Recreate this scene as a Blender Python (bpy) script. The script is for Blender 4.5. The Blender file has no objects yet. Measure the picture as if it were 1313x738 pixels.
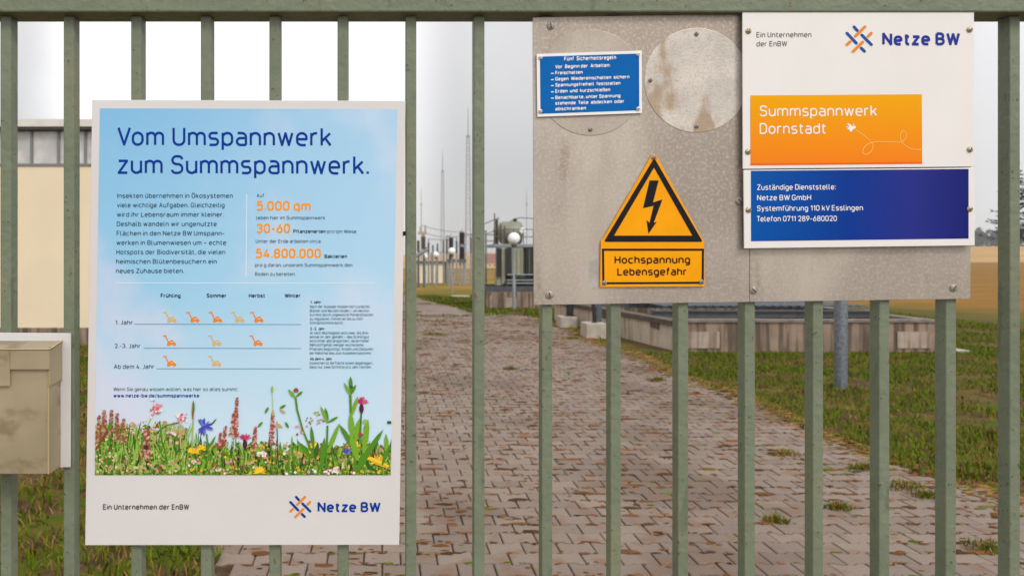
import bpy, math, random
from mathutils import Vector
R = random.Random(11)
S = bpy.context.scene
COL = S.collection
# ------------------------------------------------------------------ camera, sky, sun, exposure
EYE, HX, HY, F = 1.55, 490.0, 325.0, 1000.0     # eye height; vanishing point of the gate's normal and focal length in photo pixels
cd = bpy.data.cameras.new('camera'); cam = bpy.data.objects.new('camera', cd); COL.objects.link(cam)
cam.location = (0, 0, EYE); cam.rotation_euler = (math.radians(90), 0, 0)
cd.sensor_width = 36; cd.lens = 36 * F / 1313
cd.shift_x = (656.5 - HX) / 1313; cd.shift_y = -(369 - HY) / 1313
cd.clip_start = .05; cd.clip_end = 3000
cd.dof.use_dof = True; cd.dof.focus_distance = 1.47; cd.dof.aperture_fstop = 7.5
S.camera = cam
SUN_EL, SUN_AZ = 42, 142                        # azimuth clockwise from +Y: the soft sun stands behind the photographer, to the right
W = bpy.data.worlds.new('World'); S.world = W; W.use_nodes = True
nt = W.node_tree; nt.nodes.clear()
def N(t, kind, **kw):
    n = t.nodes.new(kind)
    for k, v in kw.items():
        if k in n.inputs: n.inputs[k].default_value = v
        else: setattr(n, k, v)
    return n
def mathn(t, op, a, b=None, c=None):
    n = t.nodes.new('ShaderNodeMath'); n.operation = op
    for i, x in enumerate((a, b, c)):
        if x is None: continue
        if isinstance(x, (int, float)): n.inputs[i].default_value = x
        else: t.links.new(x, n.inputs[i])
    return n.outputs[0]
def maprange(t, x, a, b, c=0., d=1., smooth=True):
    n = t.nodes.new('ShaderNodeMapRange'); n.interpolation_type = 'SMOOTHSTEP' if smooth else 'LINEAR'
    t.links.new(x, n.inputs[0])
    for i, v in zip((1, 2, 3, 4), (a, b, c, d)): n.inputs[i].default_value = v
    return n.outputs[0]
def mixc(t, f, a, b, mode='MIX'):
    n = t.nodes.new('ShaderNodeMix'); n.data_type = 'RGBA'; n.blend_type = mode
    for i, x in ((0, f), (6, a), (7, b)):
        if isinstance(x, (int, float)): n.inputs[i].default_value = x
        elif isinstance(x, (tuple, list)): n.inputs[i].default_value = (*x[:3], 1)
        else: t.links.new(x, n.inputs[i])
    return n.outputs[2]
sky = N(nt, 'ShaderNodeTexSky', sky_type='NISHITA', sun_disc=False)
sky.sun_elevation = math.radians(SUN_EL); sky.sun_rotation = math.radians(SUN_AZ)
tc = N(nt, 'ShaderNodeTexCoord'); sp = N(nt, 'ShaderNodeSeparateXYZ'); nt.links.new(tc.outputs['Generated'], sp.inputs[0])
nz = N(nt, 'ShaderNodeTexNoise', Scale=3.0, Detail=5.0); nt.links.new(tc.outputs['Generated'], nz.inputs['Vector'])
az = mathn(nt, 'ARCTAN2', sp.outputs[0], sp.outputs[1])
azn = mathn(nt, 'ADD', az, mathn(nt, 'MULTIPLY', mathn(nt, 'SUBTRACT', nz.outputs[0], .5), .10))
patch = mathn(nt, 'MULTIPLY', maprange(nt, azn, -.425, -.345), maprange(nt, azn, -.01, .10, 1, 0))
patch = mathn(nt, 'MULTIPLY', patch, maprange(nt, sp.outputs[2], .45, .8, 1, 0))        # bright break in the clouds
base = mathn(nt, 'ADD', 4.6, mathn(nt, 'MULTIPLY', maprange(nt, sp.outputs[2], .1, 1, 0, 1, False), 5.0))   # brighter to the zenith
base = mathn(nt, 'ADD', base, mathn(nt, 'MULTIPLY', maprange(nt, sp.outputs[1], -.2, -.9), 5.5))            # and round the veiled sun
base = mathn(nt, 'ADD', base, mathn(nt, 'MULTIPLY', patch, 3.3)); base = mathn(nt, 'ADD', base, mathn(nt, 'MULTIPLY', maprange(nt, az, .55, .68), 1.6))
base = mathn(nt, 'MULTIPLY', base, maprange(nt, nz.outputs[0], .3, .7, .95, 1.06))
hz = mathn(nt, 'ADD', .93, mathn(nt, 'MULTIPLY', maprange(nt, sp.outputs[2], 0, .28), .1))
base = mathn(nt, 'MULTIPLY', base, hz)
cloud = mixc(nt, 1., base, (1.0, .985, .985), 'MULTIPLY')
skyc = mixc(nt, .93, sky.outputs[0], cloud)
bg = N(nt, 'ShaderNodeBackground', Strength=.14); nt.links.new(skyc, bg.inputs[0])
nt.links.new(bg.outputs[0], N(nt, 'ShaderNodeOutputWorld').inputs[0])
sd = bpy.data.lights.new('sun', 'SUN'); sun = bpy.data.objects.new('sun', sd); COL.objects.link(sun)
sd.energy = 1.5; sd.angle = math.radians(13); sd.color = (1, .95, .88)
a_, e_ = math.radians(SUN_AZ), math.radians(SUN_EL)
sun.rotation_euler = Vector((-math.sin(a_) * math.cos(e_), -math.cos(a_) * math.cos(e_), -math.sin(e_))).to_track_quat('-Z', 'Y').to_euler()
sun.location = (8, -14, 20)
S.view_settings.view_transform = 'Standard'; S.view_settings.look = 'None'; S.view_settings.gamma = 1
S.view_settings.exposure = 0.0
S.cycles.use_denoising = True
# ------------------------------------------------------------------ helpers
def lin(r, g, b):
    f = lambda c: c / 12.92 if c <= .04045 else ((c + .055) / 1.055) ** 2.4
    return (f(r / 255), f(g / 255), f(b / 255))
class MB:
    def __init__(s): s.v = []; s.f = []; s.m = []
    def add(s, vs, fs, m=0):
        o = len(s.v); s.v += [tuple(p) for p in vs]; s.f += [tuple(i + o for i in f) for f in fs]; s.m += [m] * len(fs); return s
    def box(s, x0, x1, y0, y1, z0, z1, m=0):
        return s.add([(x, y, z) for x in (x0, x1) for y in (y0, y1) for z in (z0, z1)],
                     [(0, 1, 3, 2), (4, 6, 7, 5), (0, 4, 5, 1), (2, 3, 7, 6), (0, 2, 6, 4), (1, 5, 7, 3)], m)
    def tube(s, p0, p1, r0, r1=None, n=10, m=0):
        r1 = r0 if r1 is None else r1
        p0, p1 = Vector(p0), Vector(p1); d = (p1 - p0).normalized()
        a = d.orthogonal().normalized(); b = d.cross(a)
        vs = [p + (a * math.cos(t) + b * math.sin(t)) * r for p, r in ((p0, r0), (p1, r1)) for t in [2 * math.pi * i / n for i in range(n)]]
        return s.add(vs, [(i, (i + 1) % n, n + (i + 1) % n, n + i) for i in range(n)] + [tuple(range(n))[::-1], tuple(range(n, 2 * n))], m)
    def lathe(s, c, prof, n=20, m=0, axis='z'):
        vs = []
        for r, h in prof:
            for i in range(n):
                t = 2 * math.pi * i / n; q = (r * math.cos(t), r * math.sin(t), h)
                if axis == 'x': q = (q[2], q[0], q[1])
                if axis == 'y': q = (q[0], q[2], q[1])
                vs.append((c[0] + q[0], c[1] + q[1], c[2] + q[2]))
        k = len(prof)
        return s.add(vs, [(j * n + i, j * n + (i + 1) % n, (j + 1) * n + (i + 1) % n, (j + 1) * n + i) for j in range(k - 1) for i in range(n)]
                     + [tuple(range(n))[::-1], tuple(range((k - 1) * n, k * n))], m)
    def ball(s, c, r, n=20, k=12, m=0):
        return s.lathe(c, [(max(1e-4, r * math.sin(math.pi * i / k)), -r * math.cos(math.pi * i / k)) for i in range(k + 1)], n, m)
    def prism(s, poly, y0, y1, m=0):                        # outline in (x, z), extruded along y
        n = len(poly)
        vs = [(x, y0, z) for x, z in poly] + [(x, y1, z) for x, z in poly]
        return s.add(vs, [tuple(range(n)), tuple(range(2 * n - 1, n - 1, -1))] + [(i, n + i, n + (i + 1) % n, (i + 1) % n) for i in range(n)], m)
    def build(s, name, mats, parent=None, loc=None, smooth=False, bevel=0):
        o_ = Vector((0, 0, 0))
        if parent is not None:
            q = parent
            while q: o_ += q.location; q = q.parent
        if loc is not None: o_ = Vector(loc)
        me = bpy.data.meshes.new(name)
        me.from_pydata([(x - o_.x, y - o_.y, z - o_.z) for x, y, z in s.v], [], s.f)
        mats = mats if isinstance(mats, (list, tuple)) else [mats]
        for m in mats: me.materials.append(m)
        if len(mats) > 1: me.polygons.foreach_set('material_index', s.m)
        if smooth:
            me.polygons.foreach_set('use_smooth', [True] * len(me.polygons)); me.set_sharp_from_angle(angle=math.radians(40))
        ob = bpy.data.objects.new(name, me); COL.objects.link(ob)
        if parent is not None: ob.parent = parent
        elif loc is not None: ob.location = loc
        if bevel:
            b = ob.modifiers.new('bevel', 'BEVEL'); b.width = bevel; b.segments = 2; b.limit_method = 'ANGLE'
        return ob
def tag(o, label=None, cat=None, group=None, kind=None):
    for k, v in (('label', label), ('category', cat), ('group', group), ('kind', kind)):
        if v: o[k] = v
    return o
def thing(name, loc, label, cat, group=None):
    o = bpy.data.objects.new(name, None); COL.objects.link(o); o.location = loc; o.empty_display_size = .1
    return tag(o, label, cat, group)
def copy_tree(o, parent=None):
    c = o.copy(); COL.objects.link(c); c.parent = parent
    for ch in [x for x in S.objects if x.parent == o]: copy_tree(ch, c)
    return c
def P(x, y, Y): return ((x - HX) / F * Y, Y, EYE - (y - HY) / F * Y)     # a spot measured in the photo, at its own distance Y
def PX(x, Y): return (x - HX) / F * Y
def PZ(y, Y): return EYE - (y - HY) / F * Y
def ss(a, b, x):
    t = min(1, max(0, (x - a) / (b - a))); return t * t * (3 - 2 * t)
def G(x, y):                                                             # height of the land
    fall = -.02 * min(60, max(0, y - 20)) * (1 - ss(15, 40, x))
    back = ss(85, 300, y) * 1.2 * (1 - ss(15, 40, x))
    hill = 4.3 * ss(129, 300, y) * ss(60, 200, x)
    return fall + back + hill
# ------------------------------------------------------------------ materials
def mat(name, col, rough=.6, metal=0., var=.0, scale=20., col2=None, bump=0., bscale=None, coat=0., spec=.5, detail=6., space='Object'):
    m = bpy.data.materials.new(name); m.use_nodes = True; t = m.node_tree; b = t.nodes['Principled BSDF']
    b.inputs['Base Color'].default_value = (*col, 1); b.inputs['Roughness'].default_value = rough; b.inputs['Metallic'].default_value = metal
    b.inputs['Specular IOR Level'].default_value = spec; b.inputs['Coat Weight'].default_value = coat
    if var or bump or col2:
        c = N(t, 'ShaderNodeTexCoord'); n = N(t, 'ShaderNodeTexNoise', Scale=scale, Detail=detail); t.links.new(c.outputs[space], n.inputs['Vector'])
        c2 = col2 or tuple(max(0, x * (1 - var)) for x in col)
        t.links.new(mixc(t, maprange(t, n.outputs[0], .35, .65), col, c2), b.inputs['Base Color'])
        if bump:
            n2 = N(t, 'ShaderNodeTexNoise', Scale=bscale or scale * 4, Detail=4.); t.links.new(c.outputs[space], n2.inputs['Vector'])
            bp = N(t, 'ShaderNodeBump', Strength=bump, Distance=.01); t.links.new(n2.outputs[0], bp.inputs['Height']); t.links.new(bp.outputs[0], b.inputs['Normal'])
    return m
def layer(m, scale, lo, hi, col, amt=1., stretch=(1, 1, 1), detail=5., space='Object', off=0.):   # a further stain layer over a material's colour
    t = m.node_tree; b = t.nodes['Principled BSDF']
    c = N(t, 'ShaderNodeTexCoord'); mp = N(t, 'ShaderNodeMapping'); mp.inputs['Scale'].default_value = stretch; mp.inputs['Location'].default_value = (off, off, off)
    t.links.new(c.outputs[space], mp.inputs[0]); n = N(t, 'ShaderNodeTexNoise', Scale=scale, Detail=detail); t.links.new(mp.outputs[0], n.inputs['Vector'])
    f = mathn(t, 'MULTIPLY', maprange(t, n.outputs[0], lo, hi), amt)
    src = b.inputs['Base Color'].links[0].from_socket if b.inputs['Base Color'].links else tuple(b.inputs['Base Color'].default_value[:3])
    t.links.new(mixc(t, f, src, col), b.inputs['Base Color'])
    return m
M = {}
M['gate'] = mat('green gate paint', (.165, .192, .128), .5, spec=.3, var=.12, scale=9, bump=.25, bscale=60)
layer(M['gate'], 5, .55, .75, (.215, .20, .115), .55, (1, 1, .5))
layer(M['gate'], 120, .66, .72, (.06, .05, .03), .75, detail=3.)
layer(M['gate'], 26, .62, .70, (.105, .12, .075), .6, (1, 1, .2), off=2.)
layer(M['gate'], 44, .70, .74, (.13, .075, .035), .8, (1, 1, .6), off=7.)
M['alu'] = mat('weathered aluminium', (.375, .325, .275), .42, .45, var=.2, scale=3.5, bump=.02, bscale=300)
layer(M['alu'], 240, .45, .7, (.27, .22, .175), .42, detail=5.)
layer(M['alu'], 16, .48, .66, (.46, .40, .335), .4, (1, 1, .25), off=8.)
layer(M['alu'], 2.6, .42, .6, (.25, .20, .16), .6, (1, 1, .8), off=6.)
layer(M['alu'], 30, .6, .72, (.22, .165, .12), .55, (1, 1, .3), off=12.)
layer(M['alu'], 170, .45, .68, (.52, .455, .385), .42, detail=6., off=14.)
layer(M['alu'], 3.2, .5, .68, (.54, .475, .405), .45, (1.2, 1, .5), off=21.)
layer(M['alu'], 9, .55, .75, (.30, .235, .18), .45, (1, 1, .35), off=3.)
M['disc'] = mat('bare aluminium disc', (.55, .50, .445), .5, .3, var=.2, scale=14, bump=.08, bscale=250)
layer(M['disc'], 210, .5, .68, (.34, .30, .26), .5, detail=3.)
layer(M['disc'], 60, .5, .7, (.36, .31, .26), .45, off=4.)
layer(M['disc'], 17, .54, .64, (.29, .19, .10), .75, (1, 1, .5), off=2.1)
M['disc2'] = mat('dull aluminium disc', (.41, .355, .30), .5, .3, var=.25, scale=9); layer(M['disc2'], 220, .5, .68, (.28, .24, .2), .5, detail=4.)
M['white'] = mat('white sign coating', (.73, .70, .675), .35, var=.04, scale=4)
layer(M['white'], 3, .5, .8, (.70, .655, .60), .35)
M['poster'] = mat('white poster panel', (.64, .61, .597), .4, var=.05, scale=3)
M['screw'] = mat('brass screw', (.50, .41, .26), .4, .45, var=.4, scale=400)
M['steel'] = mat('steel screw', (.36, .32, .28), .55, .3, var=.4, scale=400)
M['slot'] = mat('dark screw slot', (.03, .025, .02), .7)
M['navy'] = mat('navy print', lin(2, 54, 140), .45)
M['navy2'] = mat('logo blue print', lin(38, 52, 140), .45)
M['ltblue'] = mat('logo mid blue print', lin(35, 80, 150), .45)
M['ink'] = mat('dark slate print', lin(55, 85, 103), .45)
M['ink2'] = mat('bold dark print', lin(22, 50, 75), .45)
M['grey'] = mat('grey print', lin(85, 85, 85), .45)
M['grey2'] = mat('light grey print', lin(118, 112, 106), .45)
M['orange'] = mat('orange print', lin(236, 150, 22), .45)
M['mower'] = mat('mower icon orange', lin(226, 130, 35), .45)
M['mower2'] = mat('mower icon pale', lin(205, 172, 112), .45)
M['logo_or'] = mat('logo orange print', lin(222, 132, 45), .45)
M['pale'] = mat('pale line print', lin(205, 225, 238), .45)
M['rule'] = mat('blue rule print', lin(90, 130, 155), .45)
M['wprint'] = mat('white print', (.78, .76, .74), .45)
M['trail'] = mat('trail print', lin(242, 190, 110), .45)
M['warn'] = mat('warning orange', lin(238, 158, 10), .4, var=.08, scale=12)
M['black'] = mat('black print', (.012, .012, .014), .45)
M['brown_ink'] = mat('dark brown print', (.03, .012, .006), .45)
M['sblue'] = mat('enamel blue', lin(0, 95, 170), .35, var=.08, scale=10)
M['amber'] = mat('dark orange print', lin(225, 95, 25), .45)
def gradient_mat(name, stops, axis=2, rough=.4, noise=None):     # a printed colour ramp across the sign's own extent
    m = mat(name, (1, 1, 1), rough); t = m.node_tree; c = N(t, 'ShaderNodeTexCoord'); s_ = N(t, 'ShaderNodeSeparateXYZ'); t.links.new(c.outputs['Generated'], s_.inputs[0])
    r = N(t, 'ShaderNodeValToRGB'); t.links.new(s_.outputs[axis], r.inputs[0]); e = r.color_ramp.elements
    e[0].position, e[0].color = stops[0][0], (*stops[0][1], 1); e[1].position, e[1].color = stops[-1][0], (*stops[-1][1], 1)
    for p_, c_ in stops[1:-1]:
        q = e.new(p_); q.color = (*c_, 1)
    out = r.outputs[0]
    if noise:
        col, sc, lo, hi, amt = noise
        n = N(t, 'ShaderNodeTexNoise', Scale=sc, Detail=4.); mp = N(t, 'ShaderNodeMapping'); mp.inputs['Scale'].default_value = (1, 1, 1.2); mp.inputs['Rotation'].default_value = (0, .7, 0)
        t.links.new(c.outputs['Generated'], mp.inputs[0]); t.links.new(mp.outputs[0], n.inputs['Vector'])
        out = mixc(t, mathn(t, 'MULTIPLY', maprange(t, n.outputs[0], lo, hi), amt), out, col)
        lr = maprange(t, s_.outputs[0], 0, 1, 0, .45)
        out = mixc(t, lr, out, lin(190, 218, 236))
    t.links.new(out, t.nodes['Principled BSDF'].inputs['Base Color']); return m
M['skyprint'] = gradient_mat('printed summer sky', [(0, lin(205, 220, 228)), (.25, lin(180, 208, 226)), (.5, lin(148, 196, 224)), (1, lin(128, 182, 220))], 2, .4, (lin(206, 206, 224), 2.3, .46, .68, .75))
M['orgrad'] = gradient_mat('orange panel print', [(0, lin(232, 122, 22)), (1, lin(230, 160, 0))])
M['bluegrad'] = gradient_mat('blue panel print', [(0, lin(0, 80, 160)), (.45, lin(8, 52, 138)), (.75, lin(38, 45, 128)), (1, lin(24, 30, 105))], 0)
M['concrete'] = mat('weathered concrete', (.27, .195, .14), .85, var=.3, scale=3, bump=.4, bscale=40)
layer(M['concrete'], 5, .43, .6, (.065, .042, .028), .85, (2.2, 2.2, .12))
M['render_white'] = mat('whitewashed concrete', (.52, .44, .355), .8, var=.15, scale=4, bump=.2, bscale=50)
M['patch'] = mat('patched plaster', (.38, .305, .24), .85, var=.2, scale=5, bump=.2); layer(M['patch'], 6, .42, .6, (.16, .105, .07), .75, (2.5, 2.5, .15))
layer(M['render_white'], 6, .5, .66, (.24, .165, .105), .75, (2, 2, .2))
M['coping'] = mat('dark coping', (.11, .085, .06), .9, var=.4, scale=12, bump=.4)
M['footing'] = mat('pale concrete block', (.42, .37, .31), .85, var=.2, scale=8, bump=.3)
M['galv'] = mat('galvanised steel', (.20, .225, .25), .45, .5, var=.35, scale=30)
M['post'] = mat('grey steel post', (.23, .25, .26), .5, .3, var=.15, scale=10)
M['dsteel'] = mat('dark grey steel', (.075, .078, .085), .55, .2, var=.3, scale=6)
M['slate'] = mat('blue grey steel', (.075, .095, .115), .5, .3)
M['olive'] = mat('olive grey tank paint', (.29, .285, .20), .5, var=.15, scale=3)
M['drum'] = mat('olive drum paint', (.20, .20, .14), .5, var=.25, scale=4)
M['fin'] = mat('dark radiator paint', (.045, .047, .045), .6, var=.3, scale=5)
M['porc'] = mat('black porcelain', (.018, .016, .016), .3)
M['bporc'] = mat('brown porcelain', (.07, .045, .025), .35)
M['globe'] = mat('opal white globe', (.82, .81, .82), .25, spec=.5)
M['lattice'] = mat('pale galvanised lattice', (.34, .35, .37), .6, .2)
M['beige'] = mat('beige cladding', (.72, .60, .42), .75, var=.05, scale=1.)
M['trimw'] = mat('pale fascia', (.62, .58, .54), .7, var=.12, scale=3)
M['dark'] = mat('dark gutter', (.035, .032, .03), .6)
M['frame'] = mat('window frame grey', (.17, .165, .16), .6)
M['glass'] = mat('dusty window glass', (.56, .55, .52), .25, var=.3, scale=2.5, spec=.6)
layer(M['glass'], 3, .45, .7, (.28, .25, .22), .6, (1, 1, .6), off=2.)
M['redroof'] = mat('red brown roof', (.20, .085, .06), .8)
M['flyer'] = None

for k_ in ('navy navy2 ltblue ink ink2 grey grey2 orange mower mower2 logo_or pale rule wprint trail warn black brown_ink sblue amber skyprint orgrad bluegrad').split():
    M[k_].node_tree.nodes['Principled BSDF'].inputs['Specular IOR Level'].default_value = .08
# ------------------------------------------------------------------ the land
def grid_sheet(name, xs, ys, fz, m):
    b = MB(); n = len(ys)
    b.v = [(x, y, fz(x, y)) for x in xs for y in ys]
    b.f = [(i * n + j, (i + 1) * n + j, (i + 1) * n + j + 1, i * n + j + 1) for i in range(len(xs) - 1) for j in range(n - 1)]
    b.m = [0] * len(b.f)
    return b.build(name, m, smooth=False)
gm = bpy.data.materials.new('meadow soil and field'); gm.use_nodes = True; t = gm.node_tree; b = t.nodes['Principled BSDF']; b.inputs['Roughness'].default_value = .95; b.inputs['Specular IOR Level'].default_value = .1
geo = N(t, 'ShaderNodeNewGeometry'); s_ = N(t, 'ShaderNodeSeparateXYZ'); t.links.new(geo.outputs['Position'], s_.inputs[0])
def nz_(scale, d=6., st=(1, 1, 1)):
    mp = N(t, 'ShaderNodeMapping'); mp.inputs['Scale'].default_value = st; t.links.new(geo.outputs['Position'], mp.inputs[0])
    n = N(t, 'ShaderNodeTexNoise', Scale=scale, Detail=d); t.links.new(mp.outputs[0], n.inputs['Vector']); return n.outputs[0]
soil = mixc(t, maprange(t, nz_(9), .35, .65), (.055, .034, .018), (.11, .065, .032))
turf = mixc(t, maprange(t, nz_(1.1), .42, .6), (.062, .085, .005), (.12, .075, .016))
turf = mixc(t, maprange(t, nz_(14), .5, .7, 0, .7), turf, (.08, .10, .008))
near = mixc(t, maprange(t, nz_(3.2), .40, .58), soil, turf)
brown = mixc(t, maprange(t, nz_(.35, 6., (.4, 1, 1)), .4, .62), (.32, .16, .024), (.14, .125, .016))
tan = mixc(t, maprange(t, nz_(.05), .4, .6), (.44, .28, .115), (.38, .22, .08))
yj = mathn(t, 'ADD', s_.outputs[1], mathn(t, 'MULTIPLY', mathn(t, 'SUBTRACT', nz_(.3), .5), 22.))
far = mixc(t, maprange(t, s_.outputs[1], 124, 126), brown, (.10, .10, .035)); far = mixc(t, maprange(t, s_.outputs[1], 134, 136), far, tan)
soilmask = mathn(t, 'MULTIPLY', mathn(t, 'MULTIPLY', maprange(t, s_.outputs[0], -.95, -.8), maprange(t, s_.outputs[0], 3.8, 3.95, 1, 0)), maprange(t, s_.outputs[1], 20.5, 21.5, 1, 0))
yj = mathn(t, 'ADD', yj, maprange(t, s_.outputs[0], 11, 17, 0, 17)); brown2 = mixc(t, maprange(t, nz_(.9, 6., (.3, 1, 1)), .4, .65), (.25, .12, .02), (.17, .10, .02)); far = mixc(t, mathn(t, 'MULTIPLY', maprange(t, s_.outputs[0], 11, 17), maprange(t, s_.outputs[1], 122, 124, 1, 0)), far, brown2)
c1 = mixc(t, maprange(t, yj, 24, 36), near, turf); c1 = mixc(t, maprange(t, yj, 31, 46), c1, far); c1 = mixc(t, soilmask, c1, soil)
t.links.new(c1, b.inputs['Base Color'])
bp = N(t, 'ShaderNodeBump', Strength=.8, Distance=.04); t.links.new(nz_(25), bp.inputs['Height']); t.links.new(bp.outputs[0], b.inputs['Normal'])
xs = [-900, -500, -250, -120, -60, -30, -15, -8, -4, -2, 0, 2, 4, 6, 8, 11, 15, 18, 21, 24, 27, 30, 33, 36, 40, 48, 60, 75, 90, 110, 130, 150, 175, 200, 260, 400, 700, 1200]
ys = [-60, -20, -5, 0, 5, 10, 15, 20, 25, 30, 35, 40, 45, 50, 55, 60, 65, 70, 75, 80, 90, 105, 120, 129, 145, 165, 185, 205, 230, 260, 300, 400, 700, 1500]
ground = tag(grid_sheet('ground', xs, ys, lambda x, y: G(x, y) - .014, gm), kind='structure')

# paving of double-T concrete blocks
pm = bpy.data.materials.new('concrete paving blocks'); pm.use_nodes = True; t = pm.node_tree; b = t.nodes['Principled BSDF']; b.inputs['Roughness'].default_value = .6; b.inputs['Specular IOR Level'].default_value = .35
geo = N(t, 'ShaderNodeNewGeometry')
r_ = N(t, 'ShaderNodeValToRGB'); t.links.new(geo.outputs['Random Per Island'], r_.inputs[0])
r_.color_ramp.elements[0].color = (.155, .114, .087, 1); r_.color_ramp.elements[1].color = (.217, .164, .127, 1)
c1 = mixc(t, maprange(t, nz_(60, 4.), .35, .7, 0, .45), r_.outputs[0], (.17, .125, .10))
c1 = mixc(t, maprange(t, nz_(.75, 5., (1, .8, 1)), .50, .62, 0, .75), c1, (.105, .068, .046))
c1 = mixc(t, maprange(t, nz_(7, 6.), .53, .66, 0, .65), c1, (.165, .08, .036))
t.links.new(c1, b.inputs['Base Color'])
bp = N(t, 'ShaderNodeBump', Strength=.35, Distance=.004); t.links.new(nz_(140, 3.), bp.inputs['Height']); t.links.new(bp.outputs[0], b.inputs['Normal'])
PL, PW, PA, GAP = .186, .142, .010, .007
def paver_outline():
    L = PL / 2
    xs_ = [(-L, 1), (-L * .62, 1), (-L * .34, -1), (L * .34, -1), (L * .62, 1), (L, 1)]
    top = [(x, PW / 2 + PA * g) for x, g in xs_]
    return top + [(x, -y) for x, y in top[::-1]]
OUT = paver_outline()
def inset(poly, d):
    n = len(poly); res = []
    for i in range(n):
        p, q, r = Vector(poly[i - 1]), Vector(poly[i]), Vector(poly[(i + 1) % n])
        n1 = Vector((q.y - p.y, -(q.x - p.x))).normalized(); n2 = Vector((r.y - q.y, -(r.x - q.x))).normalized()   # inward for clockwise outlines
        k = (n1 + n2); k = k / max(.3, k.length_squared) * 2
        res.append((q.x + k.x * d, q.y + k.y * d))
    return res
O1, O2 = inset(OUT, GAP / 2), inset(OUT, GAP / 2 + .005)
pv = MB()
for r in range(-14, 182):
    y = r * PW
    for c in range(-7, 24):
        x = c * PL + (PL / 2 if r % 2 else 0)
        edge_r = 3.85 + .08 * math.sin(y * 1.7) + .06 * math.sin(y * 4.1) + (R.random() - .5) * .1
        edge_l = -.83 + .05 * math.sin(y * 2.3) + (R.random() - .5) * .1
        edge_r += -1.6 * ss(18.8, 21, y) - .9 * ss(21, 33, y); yend = 24.2 + .8 * math.sin(x * 1.6) + R.uniform(-.3, .3)
        if x > edge_r or x < edge_l or y > yend: continue
        dz = (R.random() - .5) * .004; tx, ty = (R.random() - .5) * .03, (R.random() - .5) * .03
        n = len(OUT); vs = []
        for ring, z in ((O1, -.02), (O1, -.004), (O2, 0)):
            vs += [(x + a, y + b_, G(0, y) + z + dz + tx * a + ty * b_) for a, b_ in ring]
        fs = [(k * n + i, (k + 1) * n + i, (k + 1) * n + (i + 1) % n, k * n + (i + 1) % n) for k in range(2) for i in range(n)]
        fs.append(tuple(range(3 * n - 1, 2 * n - 1, -1)))
        pv.add(vs, fs)
paving = tag(pv.build('paving', pm), kind='structure')
# gravel track where the paving stops
tm = mat('sandy track', (.185, .125, .095), .95, col2=(.135, .10, .04), scale=1.6, bump=.5, bscale=30, space='Object')
layer(tm, 5, .55, .68, (.09, .10, .025), .7)
tr = MB(); pts = []
for i in range(31):
    y = 18.6 + i * .62; k = i / 30
    xr = 3.9 - 1.6 * ss(18.8, 21, y) - .9 * ss(21, 33, y) + .25 * math.sin(y * 2.1) * .5; xl = -1.2 - .3 * math.sin(y)
    if i > 26: xr = xr + (xl - xr) * (i - 26) / 4.5
    pts.append((xl, xr, y))
for xl, xr, y in pts:
    for j in range(9): tr.v.append((xl + (xr - xl) * j / 8, y, G(0, y) - .009))
tr.f = [(i * 9 + j, i * 9 + j + 1, (i + 1) * 9 + j + 1, (i + 1) * 9 + j) for i in range(30) for j in range(8)]; tr.m = [0] * len(tr.f)
tag(tr.build('track', tm), kind='structure')

# ------------------------------------------------------------------ grass, moss, tufts
def leafmat(name, c1, c2, tr=.25):
    m = bpy.data.materials.new(name); m.use_nodes = True; t = m.node_tree; b = t.nodes['Principled BSDF']; b.inputs['Roughness'].default_value = .6; b.inputs['Specular IOR Level'].default_value = .03
    g = N(t, 'ShaderNodeNewGeometry'); t.links.new(mixc(t, g.outputs['Random Per Island'], c1, c2), b.inputs['Base Color']); return m
M['blade'] = leafmat('grass blade', (.048, .08, .003), (.125, .155, .005))
M['dry'] = leafmat('dry straw', (.17, .085, .025), (.28, .16, .05))
M['broad'] = leafmat('broad weed leaf', (.055, .085, .008), (.095, .135, .012))
M['moss'] = leafmat('brown moss', (.045, .022, .01), (.20, .085, .028))
M['spruce'] = leafmat('spruce needles', (.014, .028, .016), (.03, .05, .026))
M['bark'] = mat('bark', (.07, .05, .035), .9, var=.3, scale=20)
def blade(b, x, y, z, h, w, m, lean=.5):
    a = R.random() * 6.283; l = h * lean * R.random(); dx, dy = math.cos(a), math.sin(a); px, py = -dy * w / 2, dx * w / 2
    mx, my, tx, ty = x + dx * l * .3, y + dy * l * .3, x + dx * l, y + dy * l
    b.add([(x - px, y - py, z), (x + px, y + py, z), (mx + px * .8, my + py * .8, z + h * .55), (mx - px * .8, my - py * .8, z + h * .55), (tx, ty, z + h)], [(0, 1, 2, 3), (3, 2, 4)], m)
def broadleaf(b, x, y, z, L, w, m):
    a = R.random() * 6.283; dx, dy = math.cos(a), math.sin(a); px, py = -dy * w / 2, dx * w / 2; up = R.uniform(.3, 1.0)
    c = [(0, .25, 0), (.35, 1, .55), (.7, .9, .8), (1, .08, .75)]
    vs = []
    for k, ww, hh in c:
        vs += [(x + dx * L * k - px * ww, y + dy * L * k - py * ww, z + L * up * hh), (x + dx * L * k + px * ww, y + dy * L * k + py * ww, z + L * up * hh)]
    b.add(vs, [(0, 1, 3, 2), (2, 3, 5, 4), (4, 5, 7, 6)], m)
from mathutils import noise as mn
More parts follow.
